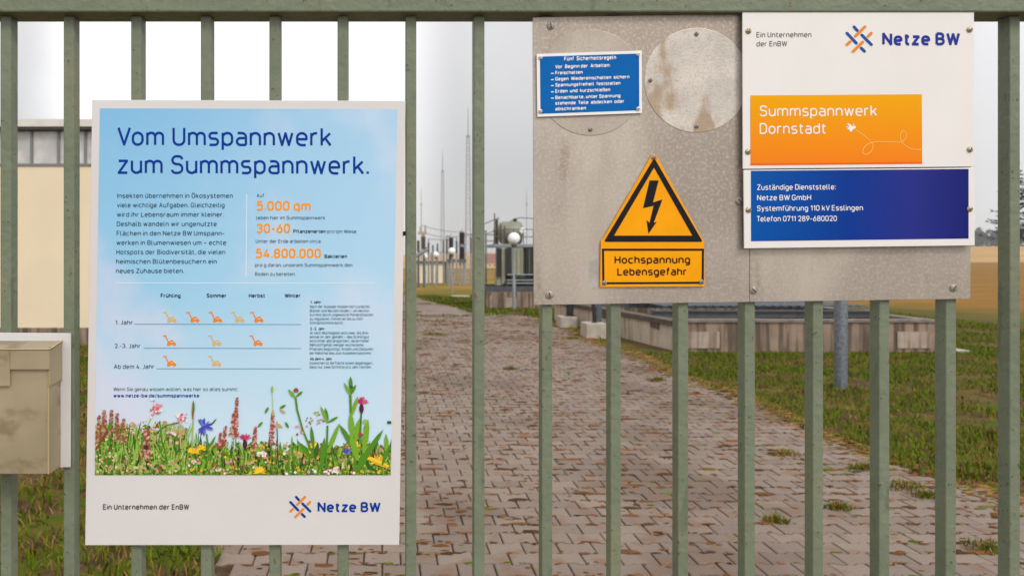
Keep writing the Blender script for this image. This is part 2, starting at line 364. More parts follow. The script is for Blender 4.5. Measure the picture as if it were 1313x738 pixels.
def lawn(name, x0, x1, y0, y1, n, h, w, edge, dens=1.6, dryf=.18, broad=0.):
    b = MB(); k = 0
    while k < n:
        y = y0 + (y1 - y0) * (R.random() ** dens); x = x0 + (x1 - x0) * R.random()
        k += 1
        if not edge(x, y): continue
        nn = mn.noise((x * 1.3, y * 1.3, 3)) + .5 * mn.noise((x * 4, y * 4, 9))
        if nn < (-.6 if 10 < y < 13 and x > 4 else -.26) and R.random() < .88: continue
        z = G(x, y) - .016; d = R.random() < dryf + .4 * (nn < -.08) - .12 * (nn > .15) - .2 * (10 < y < 13 and x > 4)
        if not d and R.random() < broad: broadleaf(b, x, y, z, R.uniform(.03, .085), R.uniform(.012, .028), 2)
        else: blade(b, x, y, z, h * R.uniform(.35, 1.2) * (1 + .4 * nn) * (.6 if d else 1), w * R.uniform(.7, 1.4) * (1 + y * .05), 1 if d else 0, 2.0 if d else 1.3)
    return tag(b.build(name, [M['blade'], M['dry'], M['broad']]), kind='stuff')
def basin_free(x, y): return not (12.3 < y < 18.3 and 4.0 < x < 9.0)
g1 = lawn('grass', 3.75, 13.5, 4.2, 21, 150000, .062, .006, lambda x, y: basin_free(x, y) and x > 3.74 + .1 * math.sin(y * 1.7) + .22 * mn.noise((x * 2, y * 2, 0)) and x < 1.0 + y * .95, dryf=.22, broad=.03)
tag(g1, 'short green and brown lawn right of the paved drive', 'grass')
g2 = lawn('grass', -6.5, -.8, 1.9, 13.3, 60000, .085, .007, lambda x, y: x < -.84 + .1 * mn.noise((x, y * 2, 0)) and x > -.6 - y * .62, dens=1.4, dryf=.42, broad=.09)
tag(g2, 'weedy grass left of the drive before the beige hall', 'grass')
g3 = lawn('grass', 1.5, 7.5, 18.6, 34, 26000, .06, .014, lambda x, y: x > 3.9 - 1.6 * ss(18.8, 21, y) - .9 * ss(21, 33, y) and basin_free(x, y), dens=1.0, dryf=.2)
tag(g3, 'green grass verge round the globe lamps and the transformer', 'grass')
g4 = lawn('grass', -1.0, 3.9, 17.6, 27, 16000, .045, .014, lambda x, y: mn.noise((x * .7, y * .9, 5)) + .4 * mn.noise((x * 2.3, y * 2, 1)) > .16 + .3 * abs(y - 20) / 7 - .25 * (abs(y - 19.3) < .7), dens=1.0, dryf=.4)
tag(g4, 'patchy weeds growing across the far end of the paved drive', 'weeds')
ms = MB()
def clump(b, x, y, r, h, m=0):
    n = 7; a0 = R.random() * 6; vs = [(x, y, h)]
    el = R.uniform(1, 3.2)
    for i in range(n):
        a = a0 + 6.283 * i / n; q = r * R.uniform(.55, 1.2); vs.append((x + math.cos(a) * q * el, y + math.sin(a) * q, .0015))
    b.add(vs, [(0, i + 1, (i + 1) % n + 1) for i in range(n)], m)
for i in range(15000):
    y = 2.6 + 16 * R.random() ** 1.3; x = R.uniform(-.75, 3.8)
    if mn.noise((x * 1.1, y * .9, 7)) + .6 * mn.noise((x * 4, y * 3, 2)) < .05 and R.random() < .72: continue
    r = round(y / PW - .5) * PW + PW / 2
    if R.random() < .8: y = r + R.uniform(-.02, .02)
    s = R.uniform(.005, .018) * (2.1 if R.random() < .1 else 1) * (.62 + y * .05)
    clump(ms, x, y, s, s * R.uniform(.2, .5), 1 if R.random() < .08 else 0)
for i in range(4200):
    y = 4.2 + 15 * R.random() ** 1.2; x = 3.86 + .08 * math.sin(y * 1.7) - abs(R.gauss(0, .16)) + .12
    s = R.uniform(.006, .02) * (.6 + y * .07); clump(ms, x, y, s, s * R.uniform(.15, .5), R.choice([0, 0, 0, 2, 2, 1]))
tag(ms.build('moss', [M['moss'], M['blade'], M['dry']]), 'brown moss and litter in the joints of the paving', 'moss', kind='stuff')
tufts = [(1150, 590, .16, 'at the lawn edge where it bulges onto the paving'), (1157, 624, .17, 'yellowing, largest one on the paving near the lawn'), (1232, 608, .18, 'dark, hugging the lawn corner between the right bars'),
         (1075, 651, .09, 'thin, with bare stalks in a paving joint'), (1266, 703, .13, 'spiky, lowest one at the right edge'), (1188, 636, .1, 'flat dark, right of the yellowing one'), (1007, 583, .13, 'low, alone on the bare paving between two bars'),
         (1106, 600, .1, 'small, on the paving left of the bulging lawn edge'), (842, 487, .12, 'flat, at the left tip of the lawn'), (560, 429, .3, 'wide straggly, far up the drive beside the left stretch'), (733, 434, .22, 'bright green, before the concrete blocks'),
         (655, 473, .12, 'small, in the middle of the drive'), (994, 668, .08, 'tiny, in a paving joint low in the picture')]
for x, y, r, lab in tufts:
    Y = EYE * F / (y - HY); c = Vector((PX(x, Y), Y, 0)); b = MB()
    for i in range(int(90 + 500 * r)):
        a, q = R.random() * 6.283, r * R.random() ** .7
        blade(b, c.x + math.cos(a) * q, c.y + math.sin(a) * q * .7, -.002, R.uniform(.02, .075) * (1 - .5 * q / r), .006 * (1 + Y * .05), 0 if R.random() < .6 else 1, 1.5)
    tag(b.build('grass_tuft', [M['blade'], M['dry']], loc=c), 'grass tuft ' + lab, 'grass tuft', 'grass tufts in the paving joints')
# ------------------------------------------------------------------ the gate
RF, BF, BB, RB = 1.455, 1.477, 1.507, 1.52       # rail front, bar front, bar back, rail back
gate = thing('gate', (0.3, 1.49, 0), 'green painted steel bar gate carrying the signs', 'gate')
b = MB().box(-1.75, 2.45, RF, RB, PZ(15.5, RF), PZ(15.5, RF) + .06); b.build('top_rail', M['gate'], gate, bevel=.003)
b = MB().box(-1.75, 2.45, RF, RB, .08, .14); b.build('bottom_rail', M['gate'], gate, bevel=.003)
bars = [7, 88, 174.5, 264, 352, 439.5, 527, 614.5, 701.5, 789.5, 876, 961.5, 1049, 1134, 1219.5, 1301.5]
bars = [bars[0] - 87.5 * k for k in range(9, 0, -1)] + bars + [bars[-1] + 85 * k for k in range(1, 10)]
zt = PZ(15.5, RF)
for x in bars:
    X = PX(x, BF); w = .0102
    MB().box(X - w, X + w, BF, BB, .14, zt).build('bar', M['gate'], gate, bevel=.0022)
for X in (-1.75, 2.40):
    MB().box(X, X + .05, RF + .003, RB - .003, .14, zt).build('end_post', M['gate'], gate, bevel=.003)
# ------------------------------------------------------------------ print helpers: text and flat outlines on a sign
# a monoline technical alphabet: every glyph is a few strokes (cap height 7, x-height 5), corners rounded by the radius given
GL = {
'a': (3.6, [([(.3, 5), (3.6, 5), (3.6, 0)], 1.7), ([(3.6, 2.9), (0, 2.9), (0, 0), (3.6, 0)], 1.45)]), 'b': (3.7, [([(0, 7.1), (0, 0)], 0), ([(0, 2.5), (0, 5), (3.7, 5), (3.7, 0), (0, 0), (0, 2.5)], 1.8)]),
'c': (3.5, [([(3.5, 5), (0, 5), (0, 0), (3.5, 0)], 1.8)]), 'd': (3.7, [([(3.7, 7.1), (3.7, 0)], 0), ([(3.7, 2.5), (3.7, 5), (0, 5), (0, 0), (3.7, 0), (3.7, 2.5)], 1.8)]),
'e': (3.7, [([(0, 2.5), (3.7, 2.5)], 0), ([(3.7, 2.1), (3.7, 5), (0, 5), (0, 0), (3.4, 0)], 1.8)]), 'f': (2.2, [([(2.4, 7), (.7, 7), (.7, 0)], 1.3), ([(-.2, 5), (2.2, 5)], 0)]),
'g': (3.7, [([(3.7, 2.5), (3.7, 5), (0, 5), (0, 0), (3.7, 0), (3.7, 2.5)], 1.8), ([(3.7, 5), (3.7, -2), (.3, -2)], 1.6)]), 'h': (3.6, [([(0, 7.1), (0, 0)], 0), ([(0, 2.8), (0, 5), (3.6, 5), (3.6, 0)], 1.8)]),
'i': (0, [([(0, 5), (0, -.1)], 0), ([(0, 6.5), (0, 7.4)], 0)]), 'j': (1, [([(1, 5), (1, -2), (-.3, -2)], 1.2), ([(1, 6.5), (1, 7.4)], 0)]), 'k': (3.4, [([(0, 7.1), (0, -.1)], 0), ([(3.3, 5), (0, 1.6)], 0), ([(1.3, 3), (3.5, -.1)], 0)]),
'l': (1.2, [([(0, 7.1), (0, 0), (1.3, 0)], 1.2)]), 'm': (6.2, [([(0, 5.1), (0, -.1)], 0), ([(0, 2.8), (0, 5), (3.1, 5), (3.1, -.1)], 1.55), ([(3.1, 2.8), (3.1, 5), (6.2, 5), (6.2, -.1)], 1.55)]),
'n': (3.6, [([(0, 5.1), (0, -.1)], 0), ([(0, 2.8), (0, 5), (3.6, 5), (3.6, -.1)], 1.8)]), 'o': (3.8, [([(0, 2.5), (0, 5), (3.8, 5), (3.8, 0), (0, 0), (0, 2.5)], 1.9)]),
'p': (3.7, [([(0, 5.1), (0, -2.1)], 0), ([(0, 2.5), (0, 5), (3.7, 5), (3.7, 0), (0, 0), (0, 2.5)], 1.8)]), 'q': (3.7, [([(3.7, 5.1), (3.7, -2.1)], 0), ([(3.7, 2.5), (3.7, 5), (0, 5), (0, 0), (3.7, 0), (3.7, 2.5)], 1.8)]),
'r': (2.2, [([(0, 5.1), (0, -.1)], 0), ([(0, 2.8), (0, 5), (2.3, 5)], 1.7)]), 's': (3.3, [([(3.2, 5), (0, 5), (0, 2.6), (3.3, 2.6), (3.3, 0), (0, 0)], 1.2)]), 't': (2.2, [([(.7, 6.6), (.7, 0), (2.3, 0)], 1.2), ([(-.2, 5), (2.2, 5)], 0)]),
'u': (3.6, [([(3.6, 5.1), (3.6, -.1)], 0), ([(0, 5.1), (0, 0), (3.6, 0), (3.6, 2.2)], 1.8)]), 'v': (3.4, [([(0, 5.1), (1.7, 0), (3.4, 5.1)], 0)]), 'w': (5.4, [([(0, 5.1), (1.35, 0), (2.7, 5), (4.05, 0), (5.4, 5.1)], 0)]),
'x': (3.2, [([(0, 5.1), (3.2, -.1)], 0), ([(3.2, 5.1), (0, -.1)], 0)]), 'y': (3.4, [([(0, 5.1), (1.75, .1)], 0), ([(3.4, 5.1), (1.4, -1), (.2, -2)], .8)]), 'z': (3.3, [([(0, 5), (3.3, 5), (0, 0), (3.4, 0)], 0)]),
'A': (4.6, [([(0, -.1), (2.3, 7), (4.6, -.1)], 0), ([(.7, 2), (3.9, 2)], 0)]), 'B': (4, [([(0, 7), (3.7, 7), (3.7, 3.6), (0, 3.6)], 1.6), ([(0, 3.6), (4, 3.6), (4, 0), (0, 0)], 1.7), ([(0, 7.1), (0, -.1)], 0)]),
'D': (4.1, [([(0, 7), (4.1, 7), (4.1, 0), (0, 0)], 2), ([(0, 7.1), (0, -.1)], 0)]), 'E': (3.6, [([(3.6, 7), (0, 7), (0, 0), (3.6, 0)], 0), ([(0, 3.6), (3.1, 3.6)], 0)]), 'F': (3.5, [([(3.6, 7), (0, 7), (0, -.1)], 0), ([(0, 3.5), (3.1, 3.5)], 0)]),
'G': (4.2, [([(4.1, 5.6), (4.1, 7), (0, 7), (0, 0), (4.2, 0), (4.2, 3.2), (2.3, 3.2)], 1.9)]), 'H': (4.3, [([(0, 7.1), (0, -.1)], 0), ([(4.3, 7.1), (4.3, -.1)], 0), ([(0, 3.6), (4.3, 3.6)], 0)]), 'I': (0, [([(0, 7.1), (0, -.1)], 0)]),
'J': (2.6, [([(2.6, 7.1), (2.6, 0), (0, 0)], 1.7)]), 'K': (4.2, [([(0, 7.1), (0, -.1)], 0), ([(4.1, 7.1), (0, 2.4)], 0), ([(1.5, 4.1), (4.3, -.1)], 0)]), 'L': (3.4, [([(0, 7.1), (0, 0), (3.5, 0)], 0)]),
'M': (5.2, [([(0, -.1), (0, 7), (2.6, 2.2), (5.2, 7), (5.2, -.1)], 0)]), 'N': (4.4, [([(0, -.1), (0, 7), (4.4, 0), (4.4, 7.1)], 0)]), 'O': (4.2, [([(0, 3.5), (0, 7), (4.2, 7), (4.2, 0), (0, 0), (0, 3.5)], 2.05)]),
'P': (3.9, [([(0, 7), (3.9, 7), (3.9, 3.1), (0, 3.1)], 1.8), ([(0, 7.1), (0, -.1)], 0)]), 'R': (4.1, [([(0, 7), (3.9, 7), (3.9, 3.2), (0, 3.2)], 1.8), ([(0, 7.1), (0, -.1)], 0), ([(2, 3.2), (4.1, -.1)], 0)]),
'S': (4, [([(3.9, 5.7), (3.9, 7), (.1, 7), (.1, 3.7), (4, 3.7), (4, 0), (0, 0), (0, 1.3)], 1.75)]), 'T': (4.2, [([(0, 7), (4.2, 7)], 0), ([(2.1, 7), (2.1, -.1)], 0)]), 'U': (4.2, [([(0, 7.1), (0, 0), (4.2, 0), (4.2, 7.1)], 2)]),
'V': (4.5, [([(0, 7.1), (2.25, 0), (4.5, 7.1)], 0)]), 'W': (6.6, [([(0, 7.1), (1.65, 0), (3.3, 6.6), (4.95, 0), (6.6, 7.1)], 0)]), 'Z': (3.9, [([(0, 7), (3.9, 7), (0, 0), (4, 0)], 0)]),
'0': (3.9, [([(0, 3.5), (0, 7), (3.9, 7), (3.9, 0), (0, 0), (0, 3.5)], 1.9)]), '1': (1.8, [([(0, 5.2), (1.8, 6.9), (1.8, -.1)], 0)]), '2': (3.8, [([(0, 5.6), (0, 7), (3.7, 7), (3.7, 3.9), (0, 0), (3.9, 0)], 1.5)]),
'3': (3.8, [([(0, 5.8), (0, 7), (3.6, 7), (3.6, 3.7), (1.5, 3.7)], 1.6), ([(1.5, 3.7), (3.8, 3.7), (3.8, 0), (0, 0), (0, 1.3)], 1.7)]), '4': (4.1, [([(2.6, 7.1), (0, 1.6), (4.2, 1.6)], 0), ([(3, 3.8), (3, -.1)], 0)]),
'5': (3.8, [([(3.5, 7), (.45, 7), (.2, 3.5)], 0), ([(.25, 4.0), (.9, 4.45), (3.8, 4.45), (3.8, 0), (0, 0), (0, .9)], 1.6)]), '6': (3.8, [([(2.8, 7.1), (.3, 2.9)], 0), ([(0, 2.1), (0, 4.2), (3.8, 4.2), (3.8, 0), (0, 0), (0, 2.1)], 1.9)]), '7': (3.7, [([(0, 5.8), (0, 7), (3.7, 7), (1.2, -.1)], 0)]),
'8': (3.9, [([(.2, 5.3), (.2, 7), (3.7, 7), (3.7, 3.7), (.2, 3.7), (.2, 5.3)], 1.6), ([(0, 1.8), (0, 3.7), (3.9, 3.7), (3.9, 0), (0, 0), (0, 1.8)], 1.75)]), '9': (3.8, [([(1, -.1), (3.5, 4.1)], 0), ([(3.8, 4.9), (3.8, 7), (0, 7), (0, 2.8), (3.8, 2.8), (3.8, 4.9)], 1.9)]),
'.': (0, [([(0, -.15), (0, .8)], 0)]), ',': (.2, [([(.3, .8), (0, -1.1)], 0)]), ':': (0, [([(0, -.15), (0, .8)], 0), ([(0, 4), (0, 4.95)], 0)]), '-': (2.2, [([(0, 2.8), (2.2, 2.8)], 0)]), '–': (3.6, [([(0, 2.8), (3.6, 2.8)], 0)]), '/': (2.6, [([(0, -1), (2.6, 7.3)], 0)]),
'ß': (3.7, [([(0, -.1), (0, 7), (3.3, 7), (3.3, 3.9), (1.6, 3.9)], 1.5), ([(1.6, 3.9), (3.7, 3.9), (3.7, 0), (1.4, 0)], 1.6)])}
for u_, l_, yd in (('ä', 'a', 6.5), ('ö', 'o', 6.5), ('ü', 'u', 6.5), ('Ö', 'O', 8.2), ('Ü', 'U', 8.2)):
    w_, st_ = GL[l_]; GL[u_] = (w_, st_ + [([(w_ / 2 - 1, yd), (w_ / 2 - 1, yd + .95)], 0), ([(w_ / 2 + 1, yd), (w_ / 2 + 1, yd + .95)], 0)])
def soften(pts, r):
    p = [Vector(q) for q in pts]; res = [p[0]]
    for i in range(1, len(p) - 1):
        a, q, c = p[i - 1], p[i], p[i + 1]; la, lc = (a - q).length, (c - q).length
        k = min(r, la if i == 1 else la / 2, lc if i == len(p) - 2 else lc / 2)
        if k < .05: res.append(q); continue
        u, v = q + (a - q) / la * k, q + (c - q) / lc * k
        for j in range(6):
            s_ = j / 5; h = .55                                    # cubic with a full shoulder
            c1, c2 = u + (q - u) * h, v + (q - v) * h
            res.append(u * (1 - s_) ** 3 + c1 * 3 * s_ * (1 - s_) ** 2 + c2 * 3 * s_ * s_ * (1 - s_) + v * s_ ** 3)
    res.append(p[-1]); out = [res[0]]
    for q in res[1:]:
        if (q - out[-1]).length > 1e-4: out.append(q)
    return out
def pieces(p, w):                      # break a stroke at acute turns, letting the two arms overlap there
    res = [[p[0]]]
    for i in range(1, len(p)):
        res[-1].append(p[i])
        if i < len(p) - 1:
            d0, d1 = (p[i] - p[i - 1]).normalized(), (p[i + 1] - p[i]).normalized()
            if d0.dot(d1) < -.3: res[-1][-1] = p[i] + d0 * w * .3; res.append([p[i] - d1 * w * .3])
    return [ribbon(q, w) for q in res]
def ribbon(p, w):
    L, Rr = [], []; n = len(p); closed = n > 4 and (p[0] - p[-1]).length < 1e-3
    for i in range(n):
        d0 = (p[i] - p[i - 1]).normalized() if i else None; d1 = (p[i + 1] - p[i]).normalized() if i < n - 1 else None
        if closed and (d0 is None or d1 is None): d0, d1 = (p[-1] - p[-2]).normalized(), (p[1] - p[0]).normalized()
        d0 = d0 or d1; d1 = d1 or d0
        n0, n1 = Vector((-d0.y, d0.x)), Vector((-d1.y, d1.x)); m = n0 + n1
        m = m * (2 / max(m.length_squared, .9)) if m.length_squared > 1e-6 else n0
        L.append(p[i] + m * w / 2); Rr.append(p[i] - m * w / 2)
    return L, Rr
def text(b, s, x0, x1, y0, cap, Y, m=0, bold=0., slope=0.):
    """write s between photo columns x0..x1 with its baseline at row y0 on the plane at distance Y"""
    w = 1.0 + bold * 18; cx = 0; parts = []; k = (7 - w) / 7
    for ch in s:
        if ch == ' ': cx += 2.3; continue
        gw, st = GL[ch]
        for pts, r in st: parts += pieces([Vector((q.x + cx, w / 2 + q.y * k)) for q in soften(pts, r)], w)
        cx += gw + 1.25 + w * .72 - (.7 if ch in 'VWT' else 0)
    xs_ = [v.x for L, Q_ in parts for v in L + Q_]; a, c = min(xs_), max(xs_)
    for i, (L, Q_) in enumerate(parts):
        n = len(L); vs = []
        for v in L + Q_:
            px = x0 + (v.x - a) / (c - a) * (x1 - x0); vs.append(P(px, y0 - v.y / 7 * cap + slope * (px - x0), Y - (i % 7) * 3e-6))
        b.add(vs, [(j, j + 1, n + j + 1, n + j) for j in range(n - 1)], m)
def flat(b, poly, Y, m=0): b.add([P(x, y, Y) for x, y in poly], [tuple(range(len(poly)))], m)
def stroke(b, pts, w, Y, m=0, caps=True):
    q = [Vector(p) for p in pts]; n = len(q)
    for i in range(n - 1):
        d = (q[i + 1] - q[i]); d = d.normalized() if d.length else Vector((1, 0)); k = Vector((-d.y, d.x)) * w / 2
        poly = []
        def cap(c, s0):
            for j in range(7):
                a = math.pi * j / 6; poly.append(tuple(c + k * math.cos(a) * s0 + d * s0 * (w / 2) * math.sin(a)))
        if caps: cap(q[i + 1], 1); cap(q[i], -1)
        else: poly = [tuple(q[i] + k), tuple(q[i + 1] + k), tuple(q[i + 1] - k), tuple(q[i] - k)]
        flat(b, poly, Y - i * 4e-7, m)
def slab(quad, Yf, th):
    f = [P(x, y, Yf) for x, y in quad]; bb = [(x, y + th, z) for x, y, z in f]
    return MB().add(f + bb, [(0, 1, 2, 3), (7, 6, 5, 4), (0, 4, 5, 1), (1, 5, 6, 2), (2, 6, 7, 3), (3, 7, 4, 0)])
def screw(x, y, Yf, parent, r=3.6, m='screw', a=.6, kind='screw'):
    b = MB(); c = P(x, y, Yf); r = r / F * Yf
    b.lathe(c, [(r * 1.25, 0), (r * 1.25, -.0012), (r, -.0022), (r * .55, -.0034), (r * .1, -.0036)], 14, 0, 'y')
    dx, dz = math.cos(a) * r * .8, math.sin(a) * r * .8; k = Vector((-dz, dx)).normalized() * r * .16
    yy = c[1] - .0038
    b.add([(c[0] - dx + k.x, yy, c[2] - dz + k.y), (c[0] + dx + k.x, yy, c[2] + dz + k.y), (c[0] + dx - k.x, yy, c[2] + dz - k.y), (c[0] - dx - k.x, yy, c[2] - dz - k.y)], [(0, 1, 2, 3)], 1)
    return b.build(kind, [M[m], M['slot']], parent, smooth=True)
def base_of(quad, Yf): p = [P(x, y, Yf) for x, y in quad]; return (sum(q[0] for q in p) / 4, Yf, min(q[2] for q in p))
def logo(b, cx, cy, k, Y, mo, mb, mb2):
    z = lambda x, y: (cx + (x - 400) / 5.348 * k, cy + (y - 265) / 5.348 * k)
    w = 3.1 * k
    for i, (a, c, m) in enumerate([((372, 197), (390, 217), mb2), ((333, 232), (385, 287), mb), ((415, 242), (468, 295), mb), ((412, 314), (430, 332), mb2),
                      ((432, 197), (380, 248), mo), ((467, 232), (450, 249), mo), ((333, 295), (351, 279), mo), ((420, 281), (367, 333), mo)]):
        stroke(b, [z(*a), z(*c)], w, Y - i * 4e-6, m)
# ------------------------------------------------------------------ poster
YP = 1.467
Q = [(118, 128), (520, 129.3), (512, 698), (109, 698.5)]
poster = thing('poster', base_of(Q, YP), 'large information poster with blue sky and flower meadow on the gate', 'poster')
slab(Q, YP, .004).build('panel', M['poster'], poster, bevel=.0008)
BQ = [(128, 139), (509.5, 140), (501, 609), (121, 609)]
b = MB(); flat(b, BQ, YP - .0003); b.build('sky_print', M['skyprint'], poster)
YT = YP - .0006
b = MB(); text(b, 'Vom Umspannwerk', 150.5, 425, 187, 24.5, YT, 0, -.004, .003); text(b, 'zum Summspannwerk.', 150.5, 473, 223, 24.5, YT, 0, -.004, .003); b.build('heading', M['navy'], poster)
b = MB()
for i, (s, x1) in enumerate([('Insekten übernehmen in Ökosystemen', 298.5), ('viele wichtige Aufgaben. Gleichzeitig', 288), ('wird ihr Lebensraum immer kleiner.', 287), ('Deshalb wandeln wir ungenutzte', 278), ('Flächen in den Netze BW Umspann-', 287.5), ('werken in Blumenwiesen um – echte', 290), ('Hotspots der Biodiversität, die vielen', 289), ('heimischen Blütenbesuchern ein', 278), ('neues Zuhause bieten.', 236)]):
    text(b, s, 150.3 - i * .2, x1, 254 + i * 12.02, 6.3, YT, 0, .006)
b.build('body_text', M['ink'], poster)
b = MB()
for s, x0, x1, y, c, m, bo in [('Auf', 329, 338.5, 253, 4.8, 1, .0), ('5.000 qm', 329, 398.5, 270, 12.6, 0, .022), ('leben hier im Summspannwerk', 328.5, 417, 281.5, 4.8, 1, 0), ('30-60', 329, 372, 299, 12.6, 0, .022), ('Pflanzenarten', 376, 417.5, 299, 5, 2, .025), ('pro qm Wiese.', 419.5, 458, 299, 4.8, 1, 0),
                          ('Unter der Erde arbeiten circa', 328, 411, 311.5, 4.8, 1, 0), ('54.800.000', 328, 411.5, 331, 12.6, 0, .022), ('Bakterien', 416, 445, 331, 5, 2, .025), ('pro g daran, unserem Summspannwerk den', 327, 452, 342, 4.8, 1, 0), ('Boden zu bereiten.', 327, 379, 353.5, 4.8, 1, 0)]:
    text(b, s, x0, x1, y, c, YT, m, bo)
b.build('figures_text', [M['orange'], M['ink'], M['ink2']], poster)
b = MB()
for p, w, m in [([(316.5, 249), (315.5, 355)], 1.1, 0), ([(147, 362.5), (481, 363.3)], 1.1, 0), ([(172, 415.3), (386, 415.8)], .8, 1), ([(184, 446), (386, 446.5)], .8, 1), ([(201, 472.5), (386, 472.5)], .8, 1)]:
    stroke(b, p, w, YT, m, False)
b.build('ruled_lines', [M['pale'], M['rule']], poster)
for s, x0, x1, y, c, m, bo in [('Frühling', 206, 231.5, 381.5, 5.4, 1, .025), ('Sommer', 265, 290, 381.5, 5.4, 1, .025), ('Herbst', 319, 339.5, 381.5, 5.4, 1, .025), ('Winter', 365, 385, 381.5, 5.4, 1, .025), ('1. Jahr', 148, 170, 416, 5.8, 0, .004), ('2.-3. Jahr', 147, 180, 446, 5.8, 0, .004), ('Ab dem 4. Jahr', 146, 197.5, 472.5, 5.8, 0, .004)]:
    b = MB(); text(b, s, x0, x1, y, c, YT, m, bo); b.build('season_heading' if m else 'row_heading', [M['ink'], M['ink2']], poster)
b = MB()
for s, x1, z, bo in [('1. Jahr', 411.5, 165, .025), ('Nach der Aussaat müssen sich zunächst', 474, 197, 0), ('Blätter und Wurzeln bilden – um die Kon-', 474.5, 227, 0), ('kurrenz durch ungewollte Pionierpflanzen', 478.5, 256, 0), ('zu regulieren, führen wir bis zu fünf', 465, 286, 0), ('Schröpfschnitte durch.', 440, 315, 0),
                 ('2.-3. Jahr', 416, 358, .025), ('Je nach Wüchsigkeit wird zwei- bis drei-', 473, 388, 0), ('einmal im Jahr gemäht – das Schnittgut', 473, 417, 0), ('wird immer abtransportiert, da ein hoher', 473, 446, 0), ('Nährstoffgehalt weniger wuchsstarke', 466, 475, 0), ('Pflanzen begünstigt. Anzahl und Zeitpunkt', 478.5, 505, 0), ('der Mahd hat dies zum Aussehen bestimmt.', 476.5, 535, 0),
                 ('Ab dem 4. Jahr', 425.5, 577, .025), ('Inzwischen ist die Fläche soweit abgemagert,', 478.5, 607, 0), ('dass nur zwei Schnitte pro Jahr reichen.', 476.5, 636, 0)]:
    text(b, s, 397.5 + .6 * (bo > 0) - z * .001, x1, 360 + z / 5.676, 3.9, YT, 1 if bo else 0, bo)
b.build('side_notes', [M['ink'], M['ink2']], poster)
b = MB(); text(b, 'Wenn Sie genau wissen wollen, was hier so alles summt:', 145.5, 305, 501, 4.9, YT, 0, 0); text(b, 'www.netze-bw.de/summspannwerke', 145.5, 255.5, 509.3, 5, YT, 1, .025); b.build('link_text', [M['ink'], M['navy']], poster)
def mower(x, y, m, b):
    Y = YT
    stroke(b, [(x - 8, y - 12.5), (x - 4.8, y - 12.8)], 1.7, Y, m); stroke(b, [(x - 5.2, y - 12.5), (x - .8, y - 3)], 1.5, Y - 1e-5, m)
    flat(b, [(x - 3.3, y - 2), (x - 2.5, y - 5.5), (x + .3, y - 6.2), (x + 1.2, y - 7.4), (x + 4.4, y - 7.2), (x + 5, y - 5.4), (x + 7.6, y - 3.8), (x + 8.4, y - 1.4), (x + 4, y - 1)], Y - 2e-5, m)
    for cx, r in ((-1.2, 2.3), (6.2, 2.1)): flat(b, [(x + cx + r * math.cos(a * .524), y - 1.9 + r * math.sin(a * .524)) for a in range(12)], Y - 3e-5 - cx * 1e-7, m)
    flat(b, [(x + 1.2, y - 5), (x + 4.2, y - 5), (x + 4.8, y - 4.2), (x + 1, y - 4.2)], Y - 5e-5, 2)
for rows, name in (([(218, 413, 1), (247.5, 413, 0), (276.5, 413, 0), (305, 413, 1), (329.5, 413, 0)], 0), ([(217.5, 443, 0), (275.5, 443, 1), (328.5, 443, 0)], 1), ([(217.5, 469.3, 0), (275.5, 469.3, 1)], 2)):
    for x, y, m in rows:
        b = MB(); mower(x, y, m, b); b.build('mower_icon', [M['mower'], M['mower2'], M['skyprint']], poster)
b = MB(); text(b, 'Ein Unternehmen der EnBW', 132, 242.5, 653, 7.3, YT, 0, .02); b.build('footer_text', M['grey'], poster)
b = MB(); logo(b, 385, 649.3, 1, YT, 0, 1, 1); b.build('logo', [M['logo_or'], M['navy']], poster)
b = MB(); text(b, 'Netze BW', 407, 488, 656, 13.2, YT, 0, .022); b.build('brand_text', M['navy'], poster)
MB().box(PX(516.8, YP), PX(520, YP), YP - .0015, YP + .012, PZ(302, YP), PZ(296.5, YP)).build('cable_tie', M['black'], poster)
# --- the printed flower meadow
FL = {}
for k, c in {'g1': (70, 130, 20), 'g2': (110, 165, 30), 'g3': (40, 90, 15), 'g4': (150, 180, 70), 'brown': (110, 65, 30), 'tan': (196, 160, 105), 'pink': (228, 140, 145), 'rose': (205, 90, 110), 'mag': (190, 25, 95), 'plum': (70, 20, 40), 'corn': (55, 65, 170), 'corn2': (95, 110, 215), 'yel': (245, 205, 30), 'ory': (225, 165, 40), 'wh': (238, 232, 222), 'cream': (205, 205, 135), 'dk': (25, 45, 12), 'rust': (140, 70, 45), 'dusk': (185, 140, 110)}.items():
    FL[k] = mat('meadow print ' + k, lin(*[v * .86 + 20 for v in c]), .5, spec=.08)
FK = list(FL); fi = {k: i for i, k in enumerate(FK)}
mb = MB(); dep = [YP - .0006]
L_, B_, Rt = 121.5, 608.6, 501
def put(poly, k):
    poly = [(min(max(x, L_ + (609 - y) * .012), Rt + (609 - y) * .016), min(y, B_)) for x, y in poly]
    dep[0] -= 4e-7; flat(mb, poly, dep[0], fi[k])
def lf(x, y, a, l, w, k):            # a leaf or petal from (x, y) in direction a (degrees, 90 = up)
    a = math.radians(a); dx, dy = math.cos(a), -math.sin(a); nx, ny = -dy * w / 2, dx * w / 2
    put([(x - nx * .4, y - ny * .4), (x + dx * l * .4 - nx, y + dy * l * .4 - ny), (x + dx * l * .75 - nx * .75, y + dy * l * .75 - ny * .75), (x + dx * l, y + dy * l),
         (x + dx * l * .75 + nx * .75, y + dy * l * .75 + ny * .75), (x + dx * l * .4 + nx, y + dy * l * .4 + ny), (x + nx * .4, y + ny * .4)], k)
def dot(x, y, r, k, e=1.):
    put([(x + r * e * R.uniform(.8, 1.15) * math.cos(i * .785), y + r * R.uniform(.8, 1.15) * math.sin(i * .785)) for i in range(8)], k)
